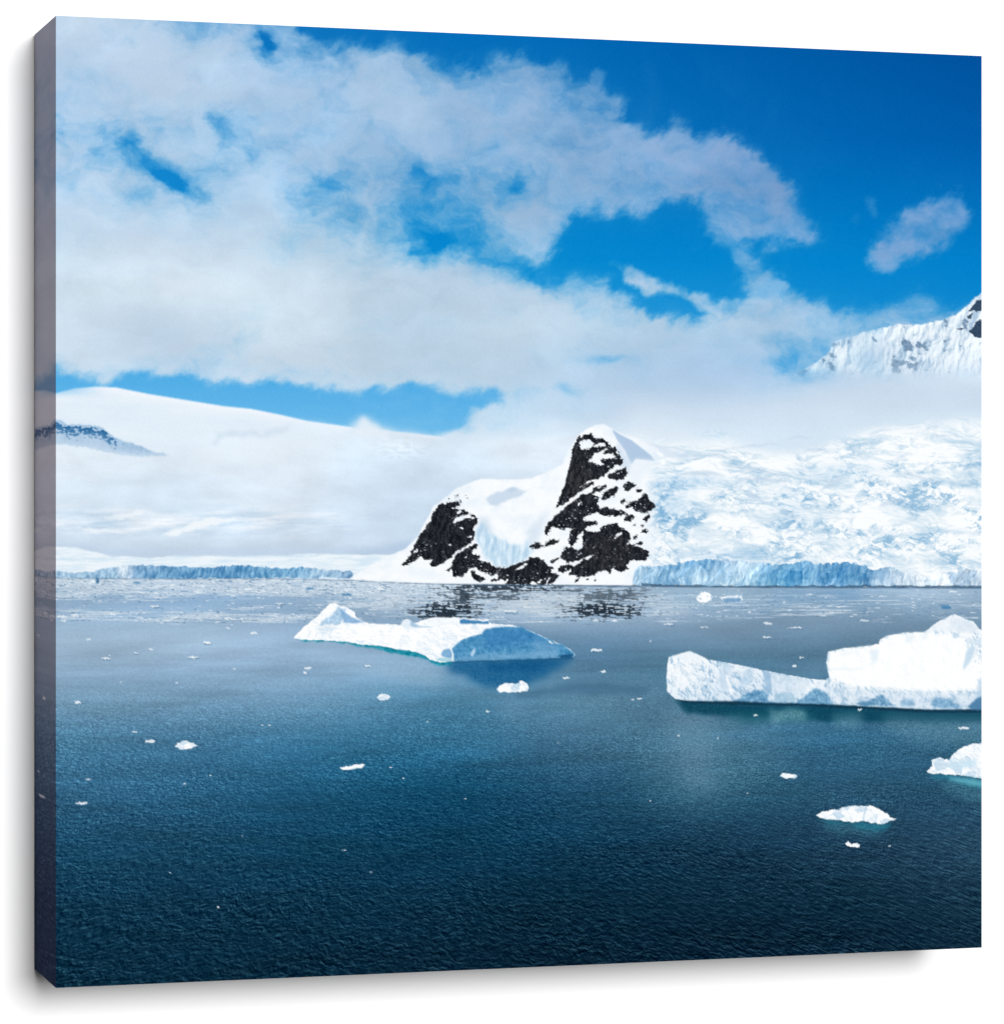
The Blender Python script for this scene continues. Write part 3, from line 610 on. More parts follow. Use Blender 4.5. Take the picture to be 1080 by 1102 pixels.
# ---- the sea
shore = np.interp(X, [50, 200, 300, 380, 430, 480, 560, 680, 780, 900, 1060], [622, 623, 622.5, 624.5, 627, 628.5, 629.5, 630.5, 631.5, 632, 632.5]).astype(f32)
d = Y - shore
SEA = np.clip(d + .5, 0, 1)
r0 = int(np.min(np.argmax(SEA > 0, axis=0)))
S = (slice(r0, RH), slice(0, RW)); x, y, dd = X[S], Y[S], d[S]
sc = grid([60, 200, 340, 480, 620, 760, 900, 1056], [622, 645, 665, 690, 715, 750, 800, 850, 910, 975, 1062],
      np.array([[(182, 202, 222), (184, 204, 223), (186, 206, 225), (188, 206, 224), (174, 196, 216), (158, 185, 208), (150, 178, 204), (158, 184, 208)],
                    [(150, 180, 207), (142, 173, 203), (152, 181, 208), (160, 185, 208), (162, 185, 206), (150, 178, 202), (142, 172, 198), (146, 174, 199)],
                    [(152, 180, 206), (153, 181, 207), (146, 175, 203), (140, 168, 194), (146, 172, 196), (136, 164, 190), (126, 155, 181), (122, 152, 178)],
                    [(159, 186, 209), (157, 184, 208), (146, 175, 202), (128, 160, 187), (102, 137, 166), (106, 138, 164), (96, 128, 153), (98, 130, 155)],
                    [(147, 176, 202), (144, 174, 201), (138, 170, 198), (124, 161, 190), (88, 130, 160), (84, 126, 153), (78, 118, 146), (78, 118, 146)],
                    [(118, 154, 181), (114, 151, 179), (112, 154, 184), (84, 136, 168), (88, 130, 156), (74, 114, 140), (66, 112, 142), (62, 102, 130)],
                    [(72, 122, 152), (68, 118, 150), (58, 116, 150), (52, 112, 146), (64, 108, 136), (64, 110, 136), (53, 105, 136), (50, 96, 122)],
                    [(54, 104, 134), (46, 99, 130), (32, 90, 121), (20, 77, 106), (34, 82, 110), (44, 92, 116), (44, 88, 114), (40, 80, 104)],
                    [(29, 76, 102), (26, 73, 99), (18, 67, 93), (14, 61, 86), (16, 58, 82), (22, 58, 80), (30, 64, 86), (40, 74, 96)],
                    [(16, 56, 78), (15, 54, 76), (13, 51, 72), (11, 46, 66), (10, 42, 60), (12, 42, 60), (14, 44, 62), (22, 52, 70)],
                    [(11, 44, 62), (10, 42, 60), (9, 39, 56), (8, 35, 51), (7, 31, 47), (7, 30, 46), (8, 31, 47), (9, 33, 48)]]) / 255., x, y)
sc = sc * (1 - sst(760, 900, y)[..., None] * np.array([.10, .075, .04], f32))
# ripples, growing towards the viewer
bend = .00026 * np.clip((y - 640) / 380, 0, 1)
ye = y - bend * np.where(x < 570, .62, .95) * (x - 570) ** 2 + 9 * fbm(x / 120, y / 80, 3, 19) * sst(640, 900, y)
yy = np.maximum(y - 548, 30); yc = np.maximum(ye - 500, 30)
gx = (x - 540) * 440 / yy / 7.0; gz = 488.0 ** 2 / 3.7 / yc * -1
def ripple(gx, gz):
    wv = .55 * perlin(gx * .8, gz * .35, 3) + .3 * perlin(gx * 1.7, gz * .8, 4)
    a = gx + .45 * perlin(gx * .8 + 9, gz * .7, 5)
    r1 = perlin(a * .8, gz + wv, 21); r2 = perlin(a * 1.7 + 5, gz * 1.6 + wv, 22)
    return (r1 + .6 * r2 + .5 * (.45 - np.abs(perlin(a * 1.1 + 3, gz * 1.25 + wv, 27))) + .42 * perlin(a * 3.4, gz * 2.7 + wv, 23)
            + .30 * perlin(a * 6.0, gz * 4.5, 24) + .35 * perlin(a * .35, gz * .4, 25))
h0 = ripple(gx, gz); h1 = ripple(gx + .05, gz - .22)
rp = (h0 - h1) * 1.2 + h0 * .42
fadey = sst(655, 800, y)
rp = rp - rp.mean(1, keepdims=True)
rp = rp / rp[y > 850].std()
rp = rp + .30 * np.sign(rp) * np.abs(rp) ** 1.6 * (rp > 0) - .1
grain = perlin(x / 2.4, y / 1.5, 41) * .6 + perlin(x / 5.2, y / 2.2, 42) * .6
fade = sst(690, 800, y)
rp = rp * (.25 + .75 * fade) + grain * (1 - fade) * .9
amp = np.interp(y, [640, 690, 760, 820, 1062], [.018, .020, .036, .050, .047]).astype(f32)
amp = amp * np.clip(1 + .55 * fbm(x / 130, y / 50, 3, 58), .6, 1.4)
rp = np.clip(rp, -2.2, 3.2)
sea = np.clip(sc + (amp * rp)[..., None] * np.array([.74, .96, 1.0], f32), 0, 1)
rp = rp * .5
# wind patches
wp = fbm(x / 160 + y / 90, y / 26, 4, 51)
ws_ = fbm(x / 120 + y / 40, y / 9, 4, 53) * sst(670, 720, y)
sea = sea * (1 + .12 * wp[..., None] + .10 * ws_[..., None])
# bands of brash ice in front of the shore
bn = 1.6 * fbm(x / 55 + y / 9, y / 2.6, 5, 61, gain=.6); bn2 = fbm(x / 120, y / 7, 3, 62)
bk = grid([60, 200, 320, 440, 560, 700, 860, 1056], [622, 630, 638, 645, 652, 659, 666, 673, 684],
          [[.8, .8, .85, .9, .5, .0, .0, .1], [.75, .85, .9, .95, .55, .1, .1, .2], [.6, .8, .85, .9, .45, .35, .2, .25], [.55, .3, .2, .8, .5, .55, .35, .3], [.2, .15, .5, .6, .55, .55, .45, .35], [.6, .4, .35, .3, .6, .45, .4, .35], [.3, .8, .8, .2, .45, .25, .2, .2], [.0, .1, .2, .0, .1, .05, .05, .05], [0, 0, 0, 0, 0, 0, 0, 0]], x, y)
ice_k = sst(-.40, .40, bn * 1.2 + bn2 * .5 + bk * 1.7 - 1.0) * sst(.02, .16, bk)
tex_b = perlin(x / 3.1, y / 1.2, 63) + .7 * perlin(x / 6.5, y / 1.7, 64)
icec = np.stack([200 + 24 * tex_b, 215 + 18 * tex_b, 228 + 12 * tex_b], -1) / 255
sea = sea * (1 - .72 * ice_k[..., None]) + icec * .72 * ice_k[..., None]
spk = sst(.62, 1.0, .8 * perlin(x / 5.5, y / 1.2, 65) + .9 * perlin(x / 16, y / 2.4, 66) + .55 * (bk - .3)) * sst(.05, .25, bk)
sea = sea * (1 - .75 * spk[..., None]) + col(232, 241, 248) * .75 * spk[..., None]
dks = sst(.72, 1.0, perlin(x / 4 + 9, y / 1.2, 67) + .8 * perlin(x / 12, y / 2.2, 68) + .3 * bk) * sst(.1, .3, bk)
sea = sea * (1 - .55 * dks[..., None]) + col(84, 122, 156) * .55 * dks[..., None]
# mirrored rock in the calm lead below the peak
def mirror(cx, cy, rx, ry, k, seed):
    global sea
    m = np.exp(-(np.abs((x - cx) / rx) ** 3 + np.abs((y - cy) / ry) ** 3))
    st = 1.6 * fbm(x / 16, y / 1.9, 4, seed, gain=.62) + .7 * fbm(x / 5, y / 9, 3, seed + 4)
    a = sst(-.05, .30, st + (m - .58) * .9) * np.sqrt(m) * k
    sea = sea * (1 - a[..., None]) + (col(36, 48, 60) + .04 * st[..., None]) * a[..., None]
for cx_, cy_, rx_, ry_, kk_ in ((565, 652, 46, 12, .55), (425, 650, 40, 10, .40), (610, 645, 30, 9, .4), (720, 655, 24, 10, .35)):
    a = np.exp(-((x - cx_) / rx_) ** 2 - ((y - cy_) / ry_) ** 2) * kk_ * np.clip(.9 + 1.6 * fbm(x / 34, y / 2.2, 3, 381), .1, 1.4)
    a = np.clip(a, 0, 1); sea = sea * (1 - a[..., None]) + col(206, 216, 224) * a[..., None]
mirror(482, 658, 42, 11, 1.0, 301); mirror(648, 657, 46, 10, 1.0, 311); mirror(540, 633, 74, 5, .9, 321); mirror(520, 642, 60, 5, .65, 331); mirror(655, 640, 44, 9, .6, 341); mirror(497, 645, 12, 14, .75, 351)
for cx_, wd_, cc_, kk_ in ((730, 26, (150, 188, 216), .5), (850, 30, (112, 158, 198), .5), (905, 24, (96, 144, 186), .55), (1000, 40, (186, 206, 224), .5), (790, 22, (172, 200, 222), .4)):
    a = np.exp(-((x - cx_) / wd_) ** 2) * np.exp(-((y - 640) / 10) ** 2) * kk_ * np.clip(.7 + 1.2 * fbm(x / 30, y / 2, 3, 371), 0, 1.2)
    sea = sea * (1 - a[..., None]) + col(*cc_) * a[..., None]
# reflections of the big bergs
def wash(pts, c, k, soft=8, warp=6, seed=0):
    global sea
    sl, cov = poly(pts, soft=soft, warp=warp, wscale=14, seed=seed)
    t = np.zeros((RH, RW), f32); t[sl] = cov; t = t[S]
    t = t * k * np.clip(1 + .45 * rp, .3, 1.5)
    t = np.clip(t, 0, 1)[..., None]
    sea = sea * (1 - t) + col(*c) * t
wash([(478, 708), (540, 710), (618, 706), (600, 722), (570, 736), (545, 742), (520, 738), (500, 728), (482, 722)], (22, 92, 140), .85, 4, 4, 3)
wash([(520, 712), (600, 709), (575, 722), (530, 722)], (12, 80, 128), .6, 3, 3, 4)
wash([(330, 692), (400, 698), (470, 716), (478, 740), (430, 735), (380, 720), (335, 712)], (160, 190, 216), .42, 6, 5, 5)
wash([(718, 758), (760, 760), (770, 800), (765, 850), (740, 850), (722, 800)], (120, 158, 180), .34, 9, 16, 6)
wash([(745, 758), (790, 760), (790, 850), (750, 880), (700, 860), (690, 800)], (104, 140, 164), .25, 16, 20, 7)
wash([(770, 790), (840, 780), (850, 830), (800, 850), (760, 840)], (96, 138, 160), .22, 14, 20, 17)
wash([(726, 753), (780, 757), (900, 760), (1062, 765), (1062, 778), (900, 776), (800, 771), (740, 768)], (8, 66, 88), .90, 2.2, 3, 8)
wash([(770, 768), (820, 766), (880, 768), (870, 778), (800, 778)], (30, 96, 112), .5, 3, 4, 9)
wash([(826, 764), (868, 764), (866, 776), (832, 777)], (120, 168, 182), .6, 3, 4, 10)
wash([(895, 768), (930, 768), (925, 784), (898, 782)], (110, 158, 176), .40, 4, 4, 11)
wash([(950, 770), (1062, 772), (1062, 800), (990, 800), (955, 790)], (104, 150, 172), .45, 7, 5, 12)
wash([(620, 735), (700, 740), (690, 748), (610, 746), (560, 752), (550, 746)], (30, 66, 98), .30, 3, 4, 13)
wash([(880, 884), (950, 889), (945, 900), (890, 896)], (70, 130, 150), .40, 3, 5, 18)
wash([(1004, 838), (1064, 850), (1064, 868), (1015, 852)], (84, 146, 166), .40, 4, 6, 19)
wash([(535, 748), (568, 748), (566, 775), (538, 775)], (110, 150, 182), .28, 6, 5, 14)
wash([(800, 720), (880, 735), (888, 728), (892, 705), (860, 718)], (120, 158, 184), .30, 6, 4, 15)
m = SEA[S][..., None]
img[S] = img[S] * (1 - m) + np.clip(sea, 0, 1) * m
PART[SEA > .5] = 13
# dark waterline of the shore
S = box(50, 618, 1062, 640); x, y, dd = X[S], Y[S], d[S]
k = np.exp(-((dd - .3) / .9) ** 2) * np.clip(.30 + .55 * fbm(x / 16, y / 30, 4, 401) + .35 * sst(460, 560, x), 0, .9)
img[S] = img[S] * (1 - k[..., None]) + col(58, 88, 116) * k[..., None]

# ---- icebergs
def shaded_ice(sl, sx, sy, seed, lit, shadow, k=3.0, dirx=1.2, diry=-.8, bias=.0, grainy=.0, facet=.0, fs=9.0):
    x, y = X[sl], Y[sl]
    w = 3 * fbm(x / 14, y / 14, 3, seed + 1)
    a = fbm((x + w) / sx, (y + w) / sy, 5, seed, gain=.55, ridge=True)
    b2 = fbm((x + w + dirx) / sx, (y + w + diry) / sy, 5, seed, gain=.55, ridge=True)
    fc_ = 0
    if facet:
        f1, f2, tl, rr = worley((x + w * 1.5 + y * .2) / fs, (y + w) / (fs * .9), seed); fc_ = facet * tl + facet * .5 * sst(.15, 0, f2 - f1)
    t = np.clip(fc_ + (b2 - a) * k + bias + grainy * fbm(x / 3, y / 3, 2, seed + 7), 0, 1)[..., None]
    return np.asarray(lit) * (1 - t) + np.asarray(shadow) * t
# left berg
bergA = [(316, 686), (326, 675.6), (342.6, 662), (354.4, 650), (361, 649.3), (366, 652.6), (373.7, 654), (381, 658.5), (383, 665), (393, 669), (397, 671), (431.5, 672.5), (433, 669), (437, 666), (441, 667), (444, 671), (453.7, 668), (465.6, 664.4), (479, 664.4), (495, 665), (512, 667), (524.8, 666.5), (526, 670), (529, 671.5), (550, 672.5), (559, 674.5), (573.7, 680.5), (587, 686.5), (606, 694.5), (614, 700), (619, 705), (615, 708), (588, 708.6), (559, 710), (520, 711), (488, 712.3), (474, 713), (462, 709.5), (453.7, 704), (440, 700), (425, 698.5), (409, 695), (384, 693.5), (375, 691), (348.5, 689), (325, 688.6)]
teal = [(320, 686), (348, 688), (376, 690), (384, 692), (398, 693), (410, 695), (426, 698), (442, 700), (455, 704), (462, 709), (476, 711), (486, 712), (484, 716), (470, 716), (460, 711), (450, 707), (436, 706), (424, 703), (408, 699), (396, 697), (384, 695), (374, 692.5), (350, 690.5), (326, 690.5)]
tq = poly(teal, soft=.8, warp=1.8, wscale=7, seed=3); x, y = X[tq[0]], Y[tq[0]]
over(tq, np.clip(col(24, 138, 160) + (.22 * fbm(x / 6, y / 3, 3, 3))[..., None], 0, 1), .95)
bq = poly(bergA, warp=1.2, wscale=6, seed=13); sl, cov = bq; x, y = X[sl], Y[sl]
c = shaded_ice(sl, 20, 9, 411, col(253, 254, 255), col(206, 225, 241), 1.5, facet=.30, fs=12.)
over(bq, c); BA = (sl, np.maximum(cov, 0))
def on(pts, c, k=1.0, soft=.6, warp=1.5, ws=6, seed=0, tex=0.0):
    q = poly(pts, soft=soft, warp=warp, wscale=ws, seed=seed, octs=3)
    cc = np.asarray(col(*c))
    if tex:
        x, y = X[q[0]], Y[q[0]]
        cc = np.clip(cc + (tex * (fbm(x / 7, y / 5, 4, seed + 5) + .5 * fbm(x / 2.5, y / 3, 2, seed + 9)))[..., None] * np.array([1.15, 1, .85], f32), 0, 1)
    over(q, cc, k); return q
on([(342, 675), (347, 668), (355, 663), (364, 653), (372, 656), (370, 662), (366, 671), (362, 673), (352, 671)], (164, 198, 226), .9, .8, 2.5, 5, 1, .18)
on([(366, 656), (372, 659), (378, 664), (384, 667), (394, 670), (380, 671), (369, 670)], (128, 172, 212), .9, .7, 1, 5, 2, .06)
on([(372, 655), (377, 656), (381, 660), (377, 662), (373, 660)], (245, 250, 254), .9, .6, 1, 4, 3)
on([(338, 677), (350, 673), (364, 675), (352, 681), (345, 684), (344, 679)], (190, 214, 234), .45, 1.2, 2, 6, 4, .08)
for q in ((331, 686, 334, 679), (338, 687, 341, 681), (345, 687, 348, 681), (352, 684, 358, 677)):
    on([(q[0], q[1]), (q[2] - .8, q[3]), (q[2] + .8, q[3]), (q[0] + 1.2, q[1])], (200, 222, 238), .6, .5, 1, 5)
on([(431, 672), (433, 668.5), (438, 666), (443, 669), (444, 675), (440, 679), (434, 676)], (226, 238, 247), .9, .7, 1, 4, 6, .04)
on([(441, 668), (446, 671), (452, 674), (462, 674), (466, 675), (446, 675.5), (442, 674)], (150, 186, 218), .8, .6, 1, 5, 7)
on([(494, 667), (499, 666.5), (522, 669), (526, 668), (525.5, 671.5), (500, 671.5), (495, 671)], (60, 126, 178), .95, .5, .8, 4, 8, .05)
on([(455, 670), (466, 665), (480, 665), (493, 666), (494, 671), (480, 672), (462, 674), (456, 673)], (240, 247, 252), .8, .6, 1.5, 4, 9, .07)
fa = on([(486, 699), (492, 692), (499.6, 687.4), (517, 682), (522, 677), (532, 675), (559, 674.8), (573.7, 680.7), (587, 686.7), (600, 692.6), (607, 695), (615, 701), (619, 705), (612, 708), (588, 708.6), (559, 710), (520, 711), (488, 712)], (76, 143, 188), 1, .6, 1.2, 7, 10, .15)
on([(520, 680), (533, 676), (560, 676), (575, 683), (588, 692), (560, 692), (535, 698), (524, 696)], (56, 124, 180), .65, 2.5, 3, 8, 11, .09)
on([(488, 708), (520, 704), (560, 702), (598, 702), (600, 707), (560, 709), (520, 710), (488, 711)], (136, 178, 212), .55, 1.8, 2, 7, 12, .06)
on([(575, 688), (590, 692), (602, 696), (600, 706), (580, 706), (572, 698)], (124, 170, 208), .5, 2.5, 2, 7, 13, .06)
on([(600, 706), (606, 704.5), (617, 704), (615, 708), (605, 708.5)], (20, 74, 116), .85, .6, .8, 4, 14)
on([(506, 705), (508, 700), (511, 697), (511, 702), (508, 707)], (190, 216, 236), .9, .5, .6, 4, 15)
on([(474, 704), (478, 699), (484, 697), (487, 703), (487, 709), (476, 707)], (112, 164, 206), .9, .6, 1, 5, 16, .06)
on([(483, 697), (485, 696.5), (488, 704), (488, 709.5), (486, 709), (486, 703)], (238, 246, 251), .95, .4, .4, 4, 17)
on([(468, 709), (478, 707.5), (486, 709), (486, 712), (474, 712)], (150, 200, 216), .8, .6, 1, 5, 18, .06)
on([(589, 689), (592, 690), (597, 693), (591, 692)], (240, 247, 252), .9, .4)
on([(478, 712), (520, 710.3), (560, 709.4), (600, 708), (617, 707), (616, 709.5), (560, 711.5), (490, 713.5)], (24, 84, 126), .8, .6, .8, 6, 19)
part(BA, 20)
# right berg: the near wall, then the white block
bergB = [(717.5, 743), (716.7, 728), (719, 707.5), (731.7, 703.5), (741.7, 701), (750, 704), (760, 709.5), (773, 711.7), (796.7, 716), (820, 721), (836.7, 724.5), (868, 730), (888, 732), (892, 729), (888.7, 713), (891, 701.7), (905, 698), (936.7, 695), (941.7, 693), (945, 694), (946.7, 688), (955, 684), (973, 681), (995, 680), (1006.7, 670.5), (1021.7, 663), (1026.7, 661), (1038, 666), (1046.7, 669), (1053, 676.7), (1064, 682), (1064, 764), (996.7, 764), (930, 761), (880, 758.5), (826.7, 757.5), (776.7, 756.7), (743, 755), (726.7, 752.5), (718, 745)]
bq = poly(bergB, warp=.9, wscale=6, seed=23); sl, cov = bq
lit = grid([716, 760, 800, 860, 920, 1000, 1062], [700, 730, 757], np.array([[(246, 250, 253)] * 7, [(240, 247, 252), (232, 241, 249), (228, 238, 247), (232, 241, 249), (252, 254, 255), (254, 255, 255), (254, 255, 255)], [(226, 237, 246), (222, 234, 245), (216, 230, 242), (220, 233, 244), (228, 239, 247), (224, 236, 246), (226, 237, 246)]]) / 255., X[sl], Y[sl])
c = shaded_ice(sl, 17, 15, 421, lit, col(150, 186, 214), 2.6, -1.5, .6, .07, .06, .34, 10.)
over(bq, np.clip(c, 0, 1)); part(bq, 21)
on([(719, 708), (731, 703.5), (742, 701), (750, 704), (762, 710), (745, 709), (730, 709)], (236, 244, 250), .8, .8, 1, 6, 1)
on([(720, 716), (740, 712), (752, 714), (748, 735), (735, 742), (722, 738)], (247, 250, 253), .55, 3, 2, 8, 2)
on([(776, 713), (792, 716), (783, 728), (784, 742), (778, 748), (772, 735)], (204, 223, 239), .75, 1.4, 3, 8, 3, .05)
on([(780, 726), (783, 728), (789, 747), (786, 748)], (250, 252, 254), .9, .8, 1, 6)
on([(803, 718), (812, 722), (806, 735), (795, 742), (796, 732)], (186, 211, 232), .7, 1.6, 3, 7, 4, .06)
on([(822, 722), (829, 724), (831, 740), (826, 752), (820, 752), (823, 738)], (150, 186, 216), .85, 1.5, 2, 7, 5, .06)
on([(789, 756), (798, 750), (806, 745), (812, 742), (815, 743.5), (820, 742), (825, 747), (827, 757), (800, 757)], (100, 152, 190), .92, .8, 2.4, 5, 6, .22)
on([(829, 724), (862, 730), (872, 733), (866, 746), (850, 746), (836, 745), (831, 750)], (216, 230, 242), .7, .8, 1, 7, 7, .04)
for xx in (839, 844, 849, 854, 859):
    on([(xx, 728), (xx + .9, 728), (xx + .8, 742), (xx, 743)], (196, 216, 234), .5, .4, .8, 8)
on([(832, 755), (834, 748), (842, 745), (850, 746), (856, 752), (850, 756)], (160, 196, 220), .8, .9, 1.5, 6, 8, .07)
on([(818, 757.5), (826, 754), (836, 756), (856, 755.5), (864, 751), (872, 744), (877, 741.5), (882, 742), (888, 745), (893, 751), (897, 759), (860, 758.5)], (106, 158, 194), .92, .8, 2.4, 5, 9, .22)
on([(868, 738), (878, 732), (884, 736), (872, 742), (864, 750)], (246, 250, 253), .6, 1, 2, 6)
on([(730, 754), (760, 754.5), (790, 754.5), (826, 756.5), (880, 757.5), (930, 760), (1000, 763.5), (1062, 763), (1062, 767), (996, 767), (930, 763.5), (860, 760), (780, 758.5), (735, 756.5)], (14, 52, 74), .95, .6, .8, 9, 10)
lowz = on([(893, 738), (930, 741), (985, 744), (1030, 748), (1062, 744), (1062, 762), (1000, 762.5), (960, 760), (920, 757), (897, 755), (884, 742)], (214, 228, 241), .55, 2, 2, 7, 11, .10)
S = box(880, 734, 1062, 765); x, y = X[S], Y[S]
t = sst(.05, .4, fbm(x / 5, y / 7, 4, 431)) * np.exp(-((y - 749 - (x - 880) * .03) / 7.5) ** 2) * sst(882, 892, x)
img[S] = img[S] * (1 - .6 * t[..., None]) + col(150, 186, 216) * .6 * t[..., None]
on([(920, 758.5), (932, 756), (940, 751), (947, 748.5), (952, 750), (958, 755), (964, 760), (945, 760)], (100, 150, 188), .85, .8, 3, 5, 12, .24)
on([(920, 757), (934, 754), (940, 758), (930, 760)], (80, 132, 172), .8, .9, 2, 5, 13)
on([(967, 758), (972, 752), (984, 752), (982, 760), (970, 760)], (124, 170, 204), .7, 1.2, 4, 4, 14, .24)
on([(1001, 757), (1008, 750), (1018, 752), (1030, 758), (1040, 760), (1020, 763), (1004, 762)], (108, 158, 196), .8, 1.2, 4, 4, 15, .24)
on([(1040, 761), (1050, 752), (1062, 746), (1062, 764), (1045, 764)], (66, 118, 160), .9, .9, 1.5, 5, 16)
on([(1048, 752), (1052, 735), (1062, 715), (1062, 748)], (176, 204, 226), .6, 1.5, 2, 5, 17, .06)
blk = on([(893, 728), (890, 715), (892, 703), (906, 699), (937, 696), (946, 694), (948, 689), (956, 685), (974, 682), (996, 681), (1020, 682), (1030, 684), (1040, 690), (1042, 705), (1050, 720), (1052, 735), (1048, 742), (1020, 744), (980, 742), (930, 740), (905, 735)], (254, 255, 255), .92, 1.6, 1.5, 9, 18)
on([(892, 719), (915, 719), (930, 719), (930, 721), (910, 721.5), (893, 721)], (232, 241, 248), .7, 1, 1, 8)
on([(900, 701), (924, 700), (922, 704), (904, 704)], (232, 241, 249), .5, 1.5, 3, 6)
on([(935, 700), (945, 697), (944, 712), (938, 715)], (222, 236, 246), .8, 1.8, 2, 7)
on([(976, 683), (986, 684), (980, 692), (972, 692)], (226, 238, 247), .7, 1.6, 2, 6)
on([(988, 684), (1000, 684), (994, 690)], (226, 238, 247), .6, 1.5, 2, 6)
on([(1036, 716), (1040, 700), (1046, 694), (1050, 698), (1044, 712), (1036, 722)], (196, 219, 236), .9, 1, 1, 6, 19)
on([(1040, 686), (1050, 688), (1062, 683), (1062, 692), (1050, 696), (1042, 692)], (206, 224, 239), .7, .8, 2, 4, 20, .06)
on([(1024, 683), (1030, 681), (1032, 686), (1026, 687)], (190, 213, 232), .8, .6, 1, 4)
on([(997, 680), (1007, 671), (1022, 664), (1027, 662), (1038, 667), (1047, 670), (1054, 678), (1058, 682), (1030, 681), (1012, 680)], (236, 243, 249), .85, .7, 1, 6, 21, .03)
on([(1026, 664), (1038, 667), (1047, 671), (1054, 678), (1036, 681), (1022, 674)], (214, 227, 240), .6, 1.8, 2, 5, 22, .05)
# small bergs
def small(pts, under, pid, seed, sh=(196, 219, 236)):
    if under: on(under, (40, 136, 158), .55, 2.2, 3, 7, seed)
    q = poly(pts, soft=.3, warp=1.6, wscale=5, seed=seed)
    c = shaded_ice(q[0], 7, 5, 500 + seed, col(250, 252, 254), col(*sh), .9, 1.0, -.9, .16, 0, .62, 7.5)
    over(q, c); part(q, pid)
small([(877, 878), (886, 873), (900, 871), (903, 871), (906, 869), (918, 867), (932, 868), (936, 867), (941, 868), (946, 871), (955, 876), (958, 880), (964, 881), (958, 883), (950, 887), (940, 886), (928, 884), (916, 885), (902, 883), (888, 882)], [(878, 879), (900, 883), (928, 884), (950, 887), (962, 884), (952, 894), (930, 893), (915, 888), (895, 887)], 22, 1)
over(poly([(903, 870), (904.5, 870), (905, 882), (903, 882)], soft=.5, warp=1, wscale=4), col(206, 225, 240), .8)
over(poly([(931, 868), (933, 868), (930, 878), (930, 884), (928, 884), (929, 876)], soft=.5, warp=1, wscale=4), col(186, 212, 232), .9)
small([(997, 830), (1003, 824), (1002, 818), (1010, 815), (1020, 818), (1024, 813), (1032, 806), (1044, 801), (1054, 800), (1064, 799), (1064, 840), (1050, 837), (1030, 834), (1012, 833), (1000, 833)], [(998, 832), (1020, 834), (1050, 838), (1064, 842), (1064, 850), (1040, 845), (1018, 839), (1004, 837)], 23, 2)
on([(1020, 836), (1040, 838), (1064, 842), (1064, 850), (1044, 845), (1022, 840)], (130, 206, 222), .6, 2.0, 2, 7)
on([(1022, 818), (1034, 820), (1050, 818), (1048, 827), (1030, 827), (1020, 826)], (196, 226, 242), .6, 2, 3, 5, 5, .06)
small([(534, 743), (537, 738), (545, 735), (550, 735.5), (556, 736), (561, 732.5), (566, 735), (569, 741), (566, 744), (558, 745), (546, 745), (538, 745)], None, 24, 3)
small([(188, 803), (191, 800), (197, 798), (202, 797.5), (207, 800), (213, 802.5), (207, 805), (200, 807), (192, 806)], None, 25, 4)
small([(405, 751), (408, 747), (413, 746), (416, 748), (420, 750), (418, 753), (411, 754), (407, 753)], None, 25, 5)
small([(365, 826.5), (374, 825), (383, 822.5), (392, 822.5), (390, 826), (380, 828), (368, 828.5)], None, 25, 6)
small([(838, 835), (842, 832.5), (852, 833), (858, 834.5), (855, 837.5), (846, 838)], None, 25, 7)
small([(909, 908), (912, 906), (917, 909), (922, 906.5), (925, 909), (924, 912), (914, 912)], None, 25, 8)
small([(749, 644), (752, 639), (758, 636.5), (764, 639), (767, 643), (762, 648), (752, 648)], None, 26, 9, (120, 166, 206))
small([(775, 643), (784, 641), (797, 640), (799, 645), (796, 648.5), (778, 648.5)], None, 26, 10, (150, 188, 218))
on([(777, 644), (797, 643.5), (797, 648.5), (778, 648.5)], (92, 140, 184), .75, .6, 1, 5, 3, .05)
